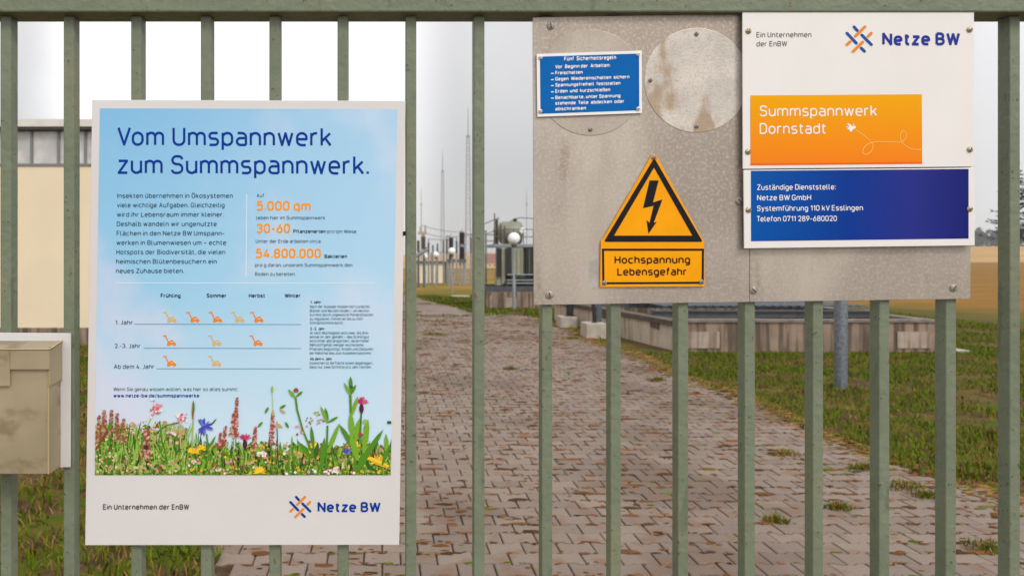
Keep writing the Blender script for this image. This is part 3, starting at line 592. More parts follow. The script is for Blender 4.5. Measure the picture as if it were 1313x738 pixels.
def stem(pts, w, k):
    for i in range(len(pts) - 1):
        (x0, y0), (x1, y1) = pts[i], pts[i + 1]; d = math.hypot(x1 - x0, y1 - y0) or 1; nx, ny = -(y1 - y0) / d * w / 2, (x1 - x0) / d * w / 2
        put([(x0 + nx, y0 + ny), (x1 + nx, y1 + ny), (x1 - nx, y1 - ny), (x0 - nx, y0 - ny)], k)
mg = mat('meadow print ground', lin(95, 135, 30), .5, spec=.08, scale=230, detail=3., col2=lin(45, 85, 15)); layer(mg, 150, .5, .62, lin(190, 140, 75), .8, off=4.); layer(mg, 120, .6, .66, lin(225, 205, 150), .8, off=9.); layer(mg, 90, .58, .66, lin(110, 60, 35), .7, off=15.)
FK.append('base'); FL['base'] = mg; fi['base'] = len(FK) - 1
# distant bloom haze of the print, then grass, then flowers
put([(121, 609)] + [(x, 573 + 5 * math.sin(x * .11) + R.uniform(-5, 5) - (9 if x < 230 else 0)) for x in range(121, 505, 5)] + [(501, 609)], 'base')
for i in range(360):
    x = R.uniform(121, 240); dot(x, R.uniform(540 + 16 * R.random(), 600), R.uniform(1.5, 4), R.choice(['tan', 'cream', 'g4', 'dusk', 'g2', 'pink', 'g1', 'tan', 'rust']), 1.1)
for i in range(300):
    x = R.uniform(235, 501); dot(x, R.uniform(570 + 6 * R.random(), 596), R.uniform(1.2, 3), R.choice(['tan', 'dusk', 'dusk', 'ory', 'pink', 'g4', 'rust', 'tan', 'brown']), 1.2)
def top(x): return 540 + 22 * ss(150, 300, x) + 10 * math.sin(x * .05) - (10 if x < 175 else 0)
for i in range(520): 
    x = R.uniform(121, 501); y = R.uniform(top(x) + 18, 600); dot(x, y, R.uniform(1.2, 3.4), R.choice(['tan', 'dusk', 'brown', 'g4', 'rust', 'ory', 'cream', 'pink', 'g1']), 1.2)
for i in range(640):
    x = R.uniform(121, 501); y = R.uniform(584, 616); t0 = top(x); h = R.uniform(8, 30) if x > 300 else R.uniform(10, 44); lf(x, y, R.gauss(90, 16), min(h, y - t0 + 8), R.uniform(1, 3.6), R.choice(['g1', 'g1', 'g2', 'g3', 'g4', 'g2', 'dk', 'g3']))
for i in range(620):
    x = R.uniform(121, 240); y = R.uniform(538 + 14 * R.random(), 606); dot(x, y, R.uniform(.8, 2.2), R.choice(['cream', 'g4', 'cream', 'tan', 'g4', 'g2', 'g1', 'dusk', 'g3', 'rust']))
for i in range(420):
    x = R.uniform(240, 500); dot(x, R.uniform(566, 606), R.uniform(.8, 2.2), R.choice(['tan', 'ory', 'dusk', 'brown', 'g4', 'g2', 'g1', 'g1', 'rust', 'g3']))
for i in range(60):
    x = R.uniform(124, 240); lf(x, R.uniform(570, 600), R.gauss(90, 20), R.uniform(14, 40), R.uniform(1, 3), R.choice(['g1', 'g2', 'g3', 'g4']))
for i in range(36): dot(R.uniform(225, 500), R.uniform(578, 607), R.uniform(1, 2.4), R.choice(['yel', 'wh', 'pink', 'ory', 'rust', 'cream']))
def spike(x, y, h, w, k1, k2, lean=0):
    stem([(x, y), (x + lean * .4, y - h * .5)], 1.2, 'g4')
    for i in range(int(h * 2.2)):
        q = R.random(); dot(x + lean * q + R.uniform(-1, 1) * w * (1 - q * .75) / 2, y - h * q, R.uniform(.8, 1.9), R.choice([k1, k1, k2]))
for x, y, h, w in [(126, 570, 38, 9), (134, 560, 34, 8), (141, 556, 30, 7), (149, 565, 35, 8), (158, 566, 30, 8)]: spike(x, y, h, w, 'rust', 'dusk', R.uniform(-2, 3))
for x, y, h, w in [(186, 590, 42, 15), (302, 562, 52, 7), (287, 572, 26, 6), (281, 575, 20, 5), (348, 570, 40, 7), (326, 572, 26, 5), (298, 560, 30, 10)]: spike(x, y, h, w, 'rust', 'pink', 2)
dot(187, 573, 3.2, 'plum')
stem([(122, 576), (133, 560), (144, 540)], 3.2, 'brown'); lf(138, 552, 62, 16, 4, 'g1')
stem([(188, 547), (198, 528), (201, 524)], 1.3, 'g4')
for i in range(34): dot(200 + R.gauss(0, 4), 523 + R.gauss(0, 4), R.uniform(1, 2.2), R.choice(['pink', 'pink', 'rose', 'wh']))
for i in range(22): dot(233 + R.gauss(0, 3), 534 + R.gauss(0, 3), R.uniform(1, 2), R.choice(['pink', 'rose', 'wh']))
stem([(198, 556), (213, 545), (230, 541)], 1.8, 'g1'); stem([(230, 541), (232, 575)], 2, 'tan')
stem([(248, 530), (246, 575)], 1.6, 'g4'); lf(247, 537, 88, 25, 3, 'rust'); lf(248, 530, 88, 16, 3, 'g1')
for i in range(20): lf(261, 547, R.uniform(-10, 370), R.uniform(8, 14), 3, R.choice(['corn', 'corn', 'corn2']))
dot(261, 548, 3, 'corn'); stem([(265, 556), (268, 590)], 2, 'g1'); lf(267, 575, 60, 20, 3, 'g1'); lf(270, 545, 48, 12, 2, 'g3')
for cx, cy in ((315, 563), (464.5, 517)):
    stem([(cx - 1, cy + 10), (cx - 3, 604)], 1.4, 'g1'); lf(cx - 1, cy + 13, 90, 14, 6, 'plum')
    for i in range(13): lf(cx, cy, 15 + 150 * i / 12 + R.uniform(-8, 8), R.uniform(6, 10), 2.2, R.choice(['mag', 'mag', 'rose']))
for cx, cy, w in ((456, 571, 1), (484, 592, 1.6), (403, 572, .9), (333, 605, 1.3), (258, 575, .9), (250, 580, 1), (246, 578, .8)):
    for i in range(9): lf(cx, cy, -10 + 200 * i / 8, 7 * w, 2.6, R.choice(['yel', 'yel', 'ory']))
put([(470, 586), (476, 585), (499, 596), (497, 599), (480, 594)], 'yel'); put([(475, 589), (496, 597), (493, 599), (480, 594)], 'ory')
for cx, cy, w, s in ((337, 582, 5, 26), (247, 592, 6, 12), (281, 602, 6, 14), (429, 603, 8, 30), (222, 555, 4, 12)):
    for i in range(s): dot(cx + R.gauss(0, w * .6), cy + R.gauss(0, w * .3), R.uniform(.9, 2.1), R.choice(['wh', 'wh', 'cream', 'pink']))
for i in range(14): lf(445, 581, R.uniform(20, 160), R.uniform(4, 8), 2.4, R.choice(['corn', 'corn2']))
# tall green stems of the right half
stem([(379, 509), (381, 525), (388, 550), (398, 575), (410, 600)], 2.4, 'g1'); lf(379, 510, 130, 15, 4.5, 'g2'); lf(380, 508, 40, 11, 3.5, 'g1'); dot(379.5, 500, 3.3, 'rust')
lf(402, 575, 96, 30, 5, 'g1'); lf(398, 585, 128, 24, 6, 'g1'); lf(404, 588, 80, 22, 6, 'g3')
stem([(420, 545), (418, 600)], 2.4, 'g1'); lf(420, 542, 98, 20, 5, 'g1'); lf(420, 542, 112, 24, 4, 'g2'); lf(421, 541, 30, 15, 3.5, 'g1'); lf(420, 580, 68, 42, 6, 'g2'); lf(412, 600, 84, 40, 7, 'g1')
stem([(449, 500), (450, 530), (453, 560), (456, 604)], 3, 'g1'); lf(450, 500, 92, 18, 5, 'g1'); lf(449, 506, 116, 18, 4, 'g2'); lf(450, 505, 62, 14, 4, 'g1'); dot(450, 496, 2.6, 'g3')
lf(451, 532, 72, 26, 5, 'g2'); lf(452, 560, 95, 32, 8, 'g2'); lf(454, 574, 122, 36, 7, 'g1'); lf(456, 565, 80, 30, 8, 'g2'); lf(457, 604, 60, 40, 9, 'g1'); lf(459, 590, 106, 36, 9, 'g2')
stem([(463, 528), (460, 570)], 1.2, 'g3'); dot(462, 557, 3.4, 'rust'); stem([(468, 545), (464, 600)], 2.2, 'g1'); lf(466, 580, 82, 44, 8, 'g2'); lf(466, 588, 56, 46, 7, 'g1'); dot(468, 540, 3, 'g4')
lf(496, 585, 92, 30, 6, 'g2'); lf(490, 596, 70, 26, 5, 'g1'); dot(499, 541, 2, 'g3', 1.6)
stem([(355, 540), (357, 600)], 1.2, 'g3')
for x, y, a in ((349, 500, 90), (340, 526, 60), (359, 520, 30), (366, 526, 150), (350, 530, 90), (331, 544, 50), (370, 545, 120), (362, 545, 140), (355, 546, 90)): lf(x, y + 3, a, 9, 3.4, R.choice(['g4', 'g1', 'tan']))
stem([(349, 503), (350, 530)], .6, 'g4')
for x, y in ((408, 530), (410, 538), (384, 545), (386, 553), (396, 540)):
    for i in range(8): dot(x + R.gauss(0, 2.4), y + R.gauss(0, 3), R.uniform(.8, 1.7), R.choice(['tan', 'pink', 'rust', 'g4']))
mb.build('meadow_print', [FL[k] for k in FK], poster)
# ------------------------------------------------------------------ aluminium backing plates and what is fixed to them
YA = 1.470
Q = [(683, 22.5), (962, 17), (961, 387), (684.5, 390.8)]
pl = thing('aluminium_plate', base_of(Q, YA), 'weathered bare aluminium plate behind the warning triangle', 'metal plate')
slab(Q, YA, .003).build('sheet', M['alu'], pl, bevel=.0006)
for x, y in ((706, 33.5), (704.5, 378), (948, 258)): screw(x, y, YA, pl, 4.2, 'steel', R.random() * 3, 'bolt')
Q = [(962.5, 17), (1246, 15), (1244.5, 383), (961.5, 387)]
pl2 = thing('aluminium_plate', base_of(Q, YA), 'stained aluminium plate showing below the blue address sign', 'metal plate')
slab(Q, YA, .003).build('sheet', M['alu'], pl2, bevel=.0006)
for x, y in ((966, 372), (1222.5, 369)): screw(x, y, YA, pl2, 4.0, 'steel', 1 if x > 1000 else 2.4, 'bolt')
for cx, cy, r, lab in ((757, 106, 68, 'round bare metal disc partly hidden behind the small blue safety sign'), (893, 103, 67, 'round bare metal disc with rust stains beside the white company sign')):
    c = P(cx, cy, YA); d = thing('blank_disc', (c[0], YA, c[2] - r / F * YA), lab, 'metal disc', 'round blank discs on the aluminium plate')
    rr = r / F * YA
    MB().lathe(c, [(rr, 0), (rr, -.0005), (rr - .0008, -.0008), (.001, -.0008)], 72, 0, 'y').build('plate', M['disc'] if cx > 800 else M['disc2'], d)
    for a in ((90, 270, 180) if cx > 800 else (270,)):
        ar = math.radians(a); screw(cx + math.cos(ar) * (r - 8), cy - math.sin(ar) * (r - 8), YA - .0008, d, 2.2, 'steel', R.random() * 3, 'bolt')
# small blue safety sign
YS = YA - .0045
Q = [(688, 69.3), (823, 65), (823.3, 145.2), (689, 150)]
sg = thing('safety_sign', base_of(Q, YS), 'small blue safety sign with white lettering and white rim', 'sign')
slab(Q, YS, .002).build('sign_panel', M['wprint'], sg, bevel=.0005)
b = MB(); flat(b, [(692.3, 72.8), (819.5, 68.8), (819.8, 141.5), (693, 146)], YS - .0003); b.build('blue_field', M['sblue'], sg)
b = MB(); y_ = YS - .0006
for s, x0, x1, y, k in [('Fünf  Sicherheitsregeln', 723.5, 790, 78.3, 5.4), ('Vor  Beginn der  Arbeiten:', 712, 782.5, 88.2, 4.9), ('Freischalten', 712, 747, 95.9, 4.7), ('Gegen  Wiedereinschalten  sichern', 712, 807, 103.7, 4.7), ('Spannungsfreiheit  feststellen', 712, 795.5, 111.4, 4.7), ('Erden  und  kurzschließen', 712, 782.5, 119.4, 4.7), ('Benachbarte, unter Spannung', 712, 795.5, 127.5, 4.7), ('stehende  Teile  abdecken  oder', 712, 800, 134.8, 4.7), ('abschranken', 712, 751.5, 142, 4.7)]:
    text(b, s, x0, x1, y, k, y_, 0, .022, -.031)
for y in (94.3, 102.3, 110, 118, 126): flat(b, [(706.5, y - .6), (710, y - .7), (710, y + .5), (706.5, y + .6)], y_)
b.build('lettering', M['wprint'], sg)
for x, y in ((693, 74), (818, 70), (818.3, 139.5), (692.8, 142.7)): screw(x, y, YS - .0003, sg, 2.1, 'white', 0, 'rivet')
# warning triangle
YW = YA - .004
zz = lambda x, y: (680 + x / 3.354, 180 + y / 3.354)
out = [zz(*p) for p in ((518, 70), (523, 61), (531, 57), (539, 61), (544, 68), (738, 418), (748, 432), (750, 628), (300, 630), (303, 434), (316, 416))]
wb = (PX(838, YW), YW, PZ(367.5, YW))
wn = thing('warning_sign', wb, 'orange high voltage warning sign with black lightning triangle', 'sign')
MB().prism([(PX(x, YW), PZ(y, YW)) for x, y in out], YW, YW + .002).build('sign_panel', M['warn'], wn, bevel=.0004)
def rounded(pts, r, n=5):
    res = []
    for i in range(len(pts)):
        p, q, s = Vector(pts[i - 1]), Vector(pts[i]), Vector(pts[(i + 1) % len(pts)])
        a, c = q + (p - q).normalized() * r, q + (s - q).normalized() * r
        for j in range(n + 1):
            u = j / n; res.append(tuple(a * (1 - u) ** 2 + q * 2 * u * (1 - u) + c * u * u))
    return res
b = MB(); o1 = rounded([zz(533, 75), zz(742, 436), zz(316, 436)], 3.5); i1 = rounded([zz(532, 117), zz(697, 409), zz(360, 409)], .6)
def ring(b, o, i, Y, m=0):
    n = len(o); b.add([P(x, y, Y) for x, y in o] + [P(x, y, Y) for x, y in i], [(k, (k + 1) % n, n + (k + 1) % n, n + k) for k in range(n)], m)
ring(b, o1, i1, YW - .0004); b.build('triangle_border', M['black'], wn)
b = MB(); flat(b, [zz(*p) for p in ((513, 172), (552, 172), (528, 266), (568, 254), (531, 354), (544, 350), (508, 401), (500, 342), (513, 354), (530, 281), (485, 291))], YW - .0004); b.build('lightning_bolt', M['black'], wn)
b = MB(); ring(b, [zz(*p) for p in ((308, 465), (747, 465), (746, 616), (310, 618))], [zz(*p) for p in ((317, 474), (738, 474), (737, 607), (319, 609))], YW - .0004); b.build('text_frame', M['black'], wn)
b = MB(); text(b, 'Hochspannung', 788, 885, 338, 10.2, YW - .0004, 0, .012, -.003); text(b, 'Lebensgefahr', 791.5, 880, 353.2, 10.2, YW - .0004, 0, .012, -.003); b.build('lettering', M['brown_ink'], wn)
for x, y in ((838.5, 202), (775, 362.3), (899, 361)): screw(x, y, YW, wn, 2.5, 'steel', 1, 'rivet')
# old outline left on the plate by a former sign
b = MB()
flat(b, [zz(*p) for p in ((250, 505), (296, 490), (300, 640), (250, 640))], YA - .0002); rm = mat('pale glue residue', (.45, .41, .36), .55, .2, var=.25, scale=40); b.build('glue_mark', rm, pl); b = MB(); flat(b, [zz(*p) for p in ((420, 215), (478, 88), (490, 76), (505, 82), (512, 96), (440, 232))], YA - .0002)
b.build('glue_mark', rm, pl)
# white company sign
YN = 1.4577
Q = [(952, 15.2), (1249, 15), (1249.3, 213.6), (952.6, 216.6)]
cs = thing('company_sign', base_of(Q, YN), 'white company sign with orange panel and interlaced logo', 'sign')
slab(Q, YN, .003).build('sign_panel', M['white'], cs, bevel=.0006)
b = MB(); flat(b, [(962, 122.5), (1182, 121), (1182.5, 210), (962.3, 212)], YN - .0003); b.build('orange_field', M['orgrad'], cs)
b = MB(); flat(b, [(962, 209.8), (1182.3, 207.6), (1182.5, 210), (962.3, 212)], YN - .00045); b.build('amber_edge', M['amber'], cs)
b = MB(); text(b, 'Ein Unternehmen', 970, 1040.5, 48.3, 7, YN - .0004, 0, .004, -.004); text(b, 'der EnBW', 970, 1009.5, 59.8, 7, YN - .0004, 0, .004, -.004); b.build('owner_text', M['grey2'], cs)
b = MB(); logo(b, 1101.6, 50.5, 1.24, YN - .0004, 0, 1, 1); b.build('logo', [M['logo_or'], M['ltblue']], cs)
b = MB(); text(b, 'Netze BW', 1131, 1231, 58.8, 17, YN - .0004, 0, .028, -.003); b.build('brand_text', M['navy2'], cs)
b = MB(); text(b, 'Summspannwerk', 974, 1124.5, 149.5, 14.2, YN - .0006, 0, -.006, -.004); text(b, 'Dornstadt', 974, 1058.5, 172, 14.2, YN - .0006, 0, -.006, -.004); b.build('place_text', M['wprint'], cs)
zc = lambda x, y: (940 + x / 3.516, y / 3.516)
b = MB()
for i, (x, y, r, e) in enumerate(((534, 578, 9, 1.2), (527, 568, 7, 1), (521, 580, 5, 1.2), (545, 574, 7, 1.2), (531, 588, 6, 1), (520, 560, 4, 1.4), (542, 562, 4, .8), (514, 572, 3, 1.4))):
    cx, cy = zc(x, y); flat(b, [(cx + r / 3.516 * e * math.cos(a * .6283), cy + r / 3.516 * math.sin(a * .6283)) for a in range(10)], YN - .0006 - i * 3e-6)
b.build('bee_emblem', M['wprint'], cs)
ctrl = [zc(*p) for p in ((552, 585), (585, 608), (615, 632), (630, 655), (622, 682), (600, 696), (585, 687), (592, 664), (615, 646), (660, 638), (720, 640), (760, 640), (779, 620), (778, 597), (767, 590), (755, 604), (757, 632), (775, 655), (805, 671), (848, 675))]
def catmull(p, n=5):
    p = [Vector(q) for q in p]; p = [p[0]] + p + [p[-1]]; res = []
    for i in range(1, len(p) - 2):
        for j in range(n):
            u = j / n; a, b_, c, d = p[i - 1:i + 3]
            res.append(tuple(.5 * (2 * b_ + (c - a) * u + (2 * a - 5 * b_ + 4 * c - d) * u * u + (3 * b_ - a - 3 * c + d) * u ** 3)))
    return res + [tuple(p[-1])]
b = MB(); stroke(b, catmull(ctrl), .75, YN - .0006, 0, False); b.build('flight_trail', M['trail'], cs)
for x, y in ((959.5, 40), (1243, 38.3), (959, 194.5), (1243.3, 191.8)): screw(x, y, YN, cs, 3.0, 'screw', R.random() * 3)
Q = [(953.4, 218), (1249.3, 215), (1250, 314.6), (954.3, 318.4)]
bs = thing('address_sign', base_of(Q, YN), 'blue address sign with white border below the company sign', 'sign')
slab(Q, YN, .003).build('sign_panel', M['white'], bs, bevel=.0006)
b = MB(); flat(b, [(962.8, 219), (1242, 216.6), (1242, 305.8), (963, 309.2)], YN - .0003); b.build('blue_field', M['bluegrad'], bs)
b = MB()
for s, x1, y in (('Zuständige Dienststelle:', 1071.5, 243.6), ('Netze BW GmbH', 1040, 257), ('Systemführung 110 kV Esslingen', 1106.5, 270.6), ('Telefon 0711 289-680020', 1073, 284)): text(b, s, 970.7, x1, y, 7.1, YN - .0006, 0, -.002, -.006)
b.build('lettering', M['wprint'], bs)
for x, y in ((959.6, 269), (1243.2, 267.8)): screw(x, y, YN, bs, 3.0, 'screw', R.random() * 3)
# ------------------------------------------------------------------ flyer box at the left edge
YB = 1.470
fx = thing('flyer_box', (PX(10, YB), YB, PZ(600, YB)), 'yellowed clear plastic flyer box on a white board', 'flyer box')
slab([(-70, 426), (90.5, 427), (90, 598.6), (-70, 600)], YB, .004).build('back_board', mat('white board', (.60, .585, .58), .45, var=.08, scale=6), fx, bevel=.0008)
fm = mat('yellowed plastic', (.48, .405, .27), .35, var=.18, scale=9)
layer(fm, 14, .5, .68, (.14, .10, .055), .5, (1, 1, 1.6), off=1.)
t = fm.node_tree; pb = t.nodes['Principled BSDF']
tb = N(t, 'ShaderNodeBsdfTransparent', Color=(.93, .82, .6, 1)); mx = N(t, 'ShaderNodeMixShader'); mx.inputs[0].default_value = .36
t.links.new(pb.outputs[0], mx.inputs[1]); t.links.new(tb.outputs[0], mx.inputs[2]); t.links.new(mx.outputs[0], t.nodes['Material Output'].inputs[0])
edge = mat('plastic edge', (.42, .32, .16), .3)
D = 1.418; W_ = .002
def bx(n, x0, x1, y0, y1, z0, z1, m=fm, par=fx, bev=.0006): return MB().box(x0, x1, y0, y1, z0, z1).build(n, m, par, bevel=bev)
XL, XR = PX(-58, YB), PX(78, YB); zb, ztp = PZ(597, YB), PZ(472, D)
front = bx('front_panel', XL, XR, D, D + W_, zb, ztp)
bx('side_panel', XR - W_, XR, D + W_, YB - .0003, zb, PZ(440, YB)); bx('side_panel', XL, XL + W_, D + W_, YB - .0003, zb, PZ(440, YB)); bx('floor_panel', XL + W_, XR - W_, D + W_, YB - .0003, zb, zb + W_)
bx('back_panel', XL + W_, XR - W_, YB - .0035, YB - .0005, zb + W_, PZ(440, YB))
zl0, zl1 = PZ(436.5, YB), PZ(447.5, D - .006)
ld = MB(); y0, y1 = D - .006, YB - .0005; x0, x1 = XL - .003, XR + .003
ld.add([(x0, y0, zl1), (x1, y0, zl1), (x1, y1, zl0), (x0, y1, zl0), (x0, y0, zl1 - W_), (x1, y0, zl1 - W_), (x1, y1, zl0 - W_), (x0, y1, zl0 - W_)], [(0, 1, 2, 3), (7, 6, 5, 4), (0, 4, 5, 1), (1, 5, 6, 2), (2, 6, 7, 3), (3, 7, 4, 0)])
lid = ld.build('lid', fm, fx, bevel=.0006)
zf = PZ(494, D)
bx('lid_flap', x0, PX(14.5, D), y0, y0 + W_, zf, zl1 - W_ - .0003, par=lid); bx('lid_flap', PX(14.5, D) + .0004, x1, y0, y0 + W_, ztp - .001, zl1 - W_ - .0003, par=lid)
sd_ = MB(); sd_.add([(x1 - W_, y0 + W_ + .0002, zf), (x1 - W_, y1, zf + .002), (x1 - W_, y1, zl0 - .003), (x1 - W_, y0 + W_ + .0002, zl1 - .003), (x1, y0 + W_ + .0002, zf), (x1, y1, zf + .002), (x1, y1, zl0 - .003), (x1, y0 + W_ + .0002, zl1 - .003)], [(3, 2, 1, 0), (4, 5, 6, 7), (0, 1, 5, 4), (1, 2, 6, 5), (2, 3, 7, 6), (3, 0, 4, 7)])
sd_.build('lid_side', fm, lid)
b = MB(); b.tube((XR - .001, D - .0005, zb), (XR - .001, D - .0005, ztp), .0014, n=6); b.tube((x0, y0, zl1), (x1, y0, zl1), .0014, n=6); b.tube((x1, y0, zl1), (x1, y1, zl0), .0014, n=6); b.tube((XL, D, ztp), (XR, D, ztp), .0012, n=6); b.build('plastic_edge', edge, fx)
# ------------------------------------------------------------------ beige hall on the left
HYd = 13.4; hx0, hx1 = -11.6, PX(398, HYd); zt_ = PZ(212, HYd); zw = PZ(167.5, HYd); zr = PZ(155, HYd)
hall = thing('hall', ((hx0 + hx1) / 2, HYd, 0), 'beige flat roofed hall with a strip of grey windows', 'building')
MB().box(hx0, hx1, HYd, HYd + 14, .28, zt_).build('wall', M['beige'], hall)
MB().box(hx0 - .01, hx1 + .01, HYd - .02, HYd + 14.02, -.05, .28).build('plinth', M['concrete'], hall)
MB().box(hx0 + .02, hx1 - .02, HYd + .09, HYd + 13.9, zt_, zw).build('window_backing', M['frame'], hall)
b = MB(); b.box(hx0 - .1, hx1 + .1, HYd - .12, HYd + 14.1, zw + .052, zr + .01); roof = b.build('roof', M['trimw'], hall)
MB().box(hx0 - .1, hx1 + .1, HYd - .1, HYd - .02, zw + .004, zw + .05).build('gutter', M['dark'], roof)
pw = PX(74, HYd) - PX(39.5, HYd); x = PX(39.5, HYd) - pw * 13
MB().box(hx0, hx1, HYd - .02, HYd + .06, zt_ - .012, zt_ + .03).build('window_sill', M['frame'], hall)
while x + pw < hx1 - .02:
    if x > hx0 + .1:
        w = MB().box(x + .02, x + pw - .02, HYd + .05, HYd + .07, zt_ + .03, zw).build('window', M['glass'], hall)
        b = MB(); b.box(x - .02, x + .02, HYd + .02, HYd + .09, zt_ + .03, zw); b.build('mullion', M['frame'], w)
    x += pw
# ------------------------------------------------------------------ right: low concrete basin, blocks, pole, slab
BW = .48
bas = thing('concrete_basin', (6.7, 12.6, 0), 'low stained concrete basin on the lawn behind the sign plate', 'concrete basin')
def wallseg(b, p, q, th, z0, z1, m=0):
    p, q = Vector((*p, 0)), Vector((*q, 0)); d = (q - p).normalized(); n = Vector((-d.y, d.x, 0)) * th
    vs = [p, q, q + n, p + n]; b.add([(v.x, v.y, z0) for v in vs] + [(v.x, v.y, z1) for v in vs], [(3, 2, 1, 0), (4, 5, 6, 7), (0, 1, 5, 4), (1, 2, 6, 5), (2, 3, 7, 6), (3, 0, 4, 7)], m)
b = MB(); wallseg(b, (4.72, 12.4), (8.82, 12.4), .18, -.05, .46); b.build('front_wall', M['concrete'], bas)
b = MB(); wallseg(b, (8.80, 12.581), (8.70, 18.2), .18, -.05, .46); b.build('side_wall', M['concrete'], bas)
b = MB(); wallseg(b, (4.02, 18.2), (4.70, 12.581), .18, -.05, .385); b.build('side_wall', M['render_white'], bas)
b = MB(); wallseg(b, (8.5, 18.2), (4.22, 18.2), .18, -.05, .46); b.build('back_wall', M['concrete'], bas)
b = MB(); wallseg(b, (3.98, 18.2), (4.66, 12.59), .26, .385, .47); b.build('coping', M['coping'], bas)
b = MB(); wallseg(b, (4.69, 12.37), (8.85, 12.37), .22, .46, .50); wallseg(b, (8.84, 12.592), (8.74, 18.2), .22, .46, .50); b.build('coping', mat('grey coping', (.19, .155, .13), .8, var=.4, scale=6), bas)
for (xa, za, xb, zb_) in ((PX(1150, 12.4), .05, PX(1193, 12.4), .31), (PX(860, 12.4) + .12, .05, PX(922, 12.4), .31)):
    MB().box(xa, xb, 12.38, 12.399, za, zb_).build('plaster_patch', M['patch'], bas)
for i in range(5):
    u = .08 + i * .19; xx = 4.70 - .68 * u; yy = 12.6 + 5.6 * u
    if i in (0, 2): MB().box(xx - .045, xx - .012, yy, yy + .55, .29, .384).build('wall_ledge', M['coping'], bas)
MB().box(4.95, 8.6, 12.6, 18.1, -.02, .12).build('gravel_bed', mat('gravel bed', (.16, .145, .13), .95, var=.5, scale=40, bump=.6), bas)
for y, z0, z1 in ((13.6, .44, .56), (15.4, .48, .62)):
    b = MB(); b.box(4.75, 8.62, y, y + .18, z0 + .02, z1 - .02); b.box(4.75, 8.62, y - .05, y + .23, z1 - .02, z1); b.box(4.75, 8.62, y - .05, y + .23, z0, z0 + .02)
    b.build('steel_beam', M['dsteel'], bas)
b = MB()
for i in range(24): b.box(4.95 + i * .15, 4.95 + i * .15 + .09, 13.7, 17.6, .62, .64)
b.build('grating', M['slate'], bas)
for n, (x0, x1, y0, y1, lab) in enumerate(((752, 778.5, 412.5, 433.5, 'pale concrete footing block nearer to the gate, carrying a dark pipe and a slate post'), (719, 740.5, 404, 420.5, 'pale concrete footing block farther up the drive, carrying a thick black pipe'))):
    Y = EYE * F / (y1 - HY - .5); X0, X1 = PX(x0, Y), PX(x1, Y); h = EYE - (y0 + 2 - HY) / F * Y
    ft = thing('footing', ((X0 + X1) / 2, Y + .2, 0), lab, 'concrete block', 'concrete footing blocks beside the drive')
    MB().box(X0, X1, Y, Y + .45, -.04, h).build('block', M['footing'], ft, bevel=.012)
    cx = X0 + .2 if n == 0 else X0 + .24; r = .035 if n == 0 else .075
    b = MB(); b.tube((cx, Y + .2, h - .002), (cx + (.0 if n else -.04), Y + .2, h + .9), r, n=12); b.lathe((cx, Y + .2, h), [(r * 1.6, 0), (r * 1.6, .02), (r, .03)], 12); b.build('pipe', M['porc'], ft, smooth=True)
    if n == 0: MB().box(X1 - .1, X1 - .01, Y + .3, Y + .38, h - .002, h + 1.1).build('post', M['slate'], ft)
Yp = EYE * F / (496 - HY); pole = thing('steel_pole', (PX(1078, Yp), Yp, 0), 'galvanised steel pole rising from the lawn behind the plate', 'pole')
X = PX(1078, Yp); b = MB(); b.lathe((X, Yp, 0), [(.072, -.05), (.071, 1.6), (.060, 1.7), (.055, 3.9)], 20); b.build('shaft', M['galv'], pole, smooth=True)
MB().lathe((X, Yp, 3.9), [(.062, 0), (.062, .03), (.03, .05), (.005, .055)], 16).build('cap', M['galv'], pole, smooth=True)
MB().lathe((X, Yp, 0), [(.13, -.03), (.125, -.012), (.075, .0)], 12).build('base_collar', M['coping'], pole)
Y = EYE * F / (451 - HY); MBs = MB().box(PX(1212, Y), PX(1241, Y), Y - .05, Y + .35, -.03, .03)
tag(MBs.build('slab', M['footing'], loc=(PX(1226, Y), Y, -.03), bevel=.01), 'small flat pale concrete slab lying in the lawn right of the basin', 'concrete slab')
tag(MB().box(2.85, 3.6, 32, 32.5, G(3, 32) - .05, G(3, 32) + .06).build('slab', M['footing'], loc=(3.2, 32, G(3, 32) - .05), bevel=.01), 'narrow pale concrete slab in the far grass below the black insulator pillars', 'concrete slab')
# ------------------------------------------------------------------ globe lamps
def lamp_mesh(root):
    x, y, z = root.location
    b = MB(); b.lathe((x, y, z), [(.048, -.05), (.048, .9), (.034, .93), (.034, 1.82)], 14); b.build('post', M['post'], root, smooth=True)
    b = MB(); b.lathe((x, y, z + 1.80), [(.05, 0), (.085, .03), (.085, .07), (.07, .08)], 16); b.build('collar', M['dsteel'], root, smooth=True)
    MB().ball((x, y, z + 2.045), .172, 28, 16).build('lamp_shade', M['globe'], root, smooth=True)
    MB().box(x + .04, x + .07, y - .05, y - .035, z + .9, z + 1.02).build('service_door', M['dsteel'], root)
labs = ['white globe lamp nearest to the gate, before the transformer', 'white globe lamp on the grass beside the first black insulator pillar', 'white globe lamp before the beige hut, second largest left of the pillars', 'small white globe lamp beside the dark switch posts', 'smallest and farthest white globe lamp next to the gate bar']
first = None
for (hx, Y), lab in zip(((659, 22.4), (579.5, 38), (559, 47), (545.3, 54.5), (536, 66)), labs):
    X = PX(hx, Y); z = G(X, Y) - .014
    if first is None: first = thing('globe_lamp', (X, Y, z), lab, 'lamp', 'white globe lamps along the drive'); lamp_mesh(first)
    else:
        o = copy_tree(first); o.location = (X, Y, z); o['label'] = lab
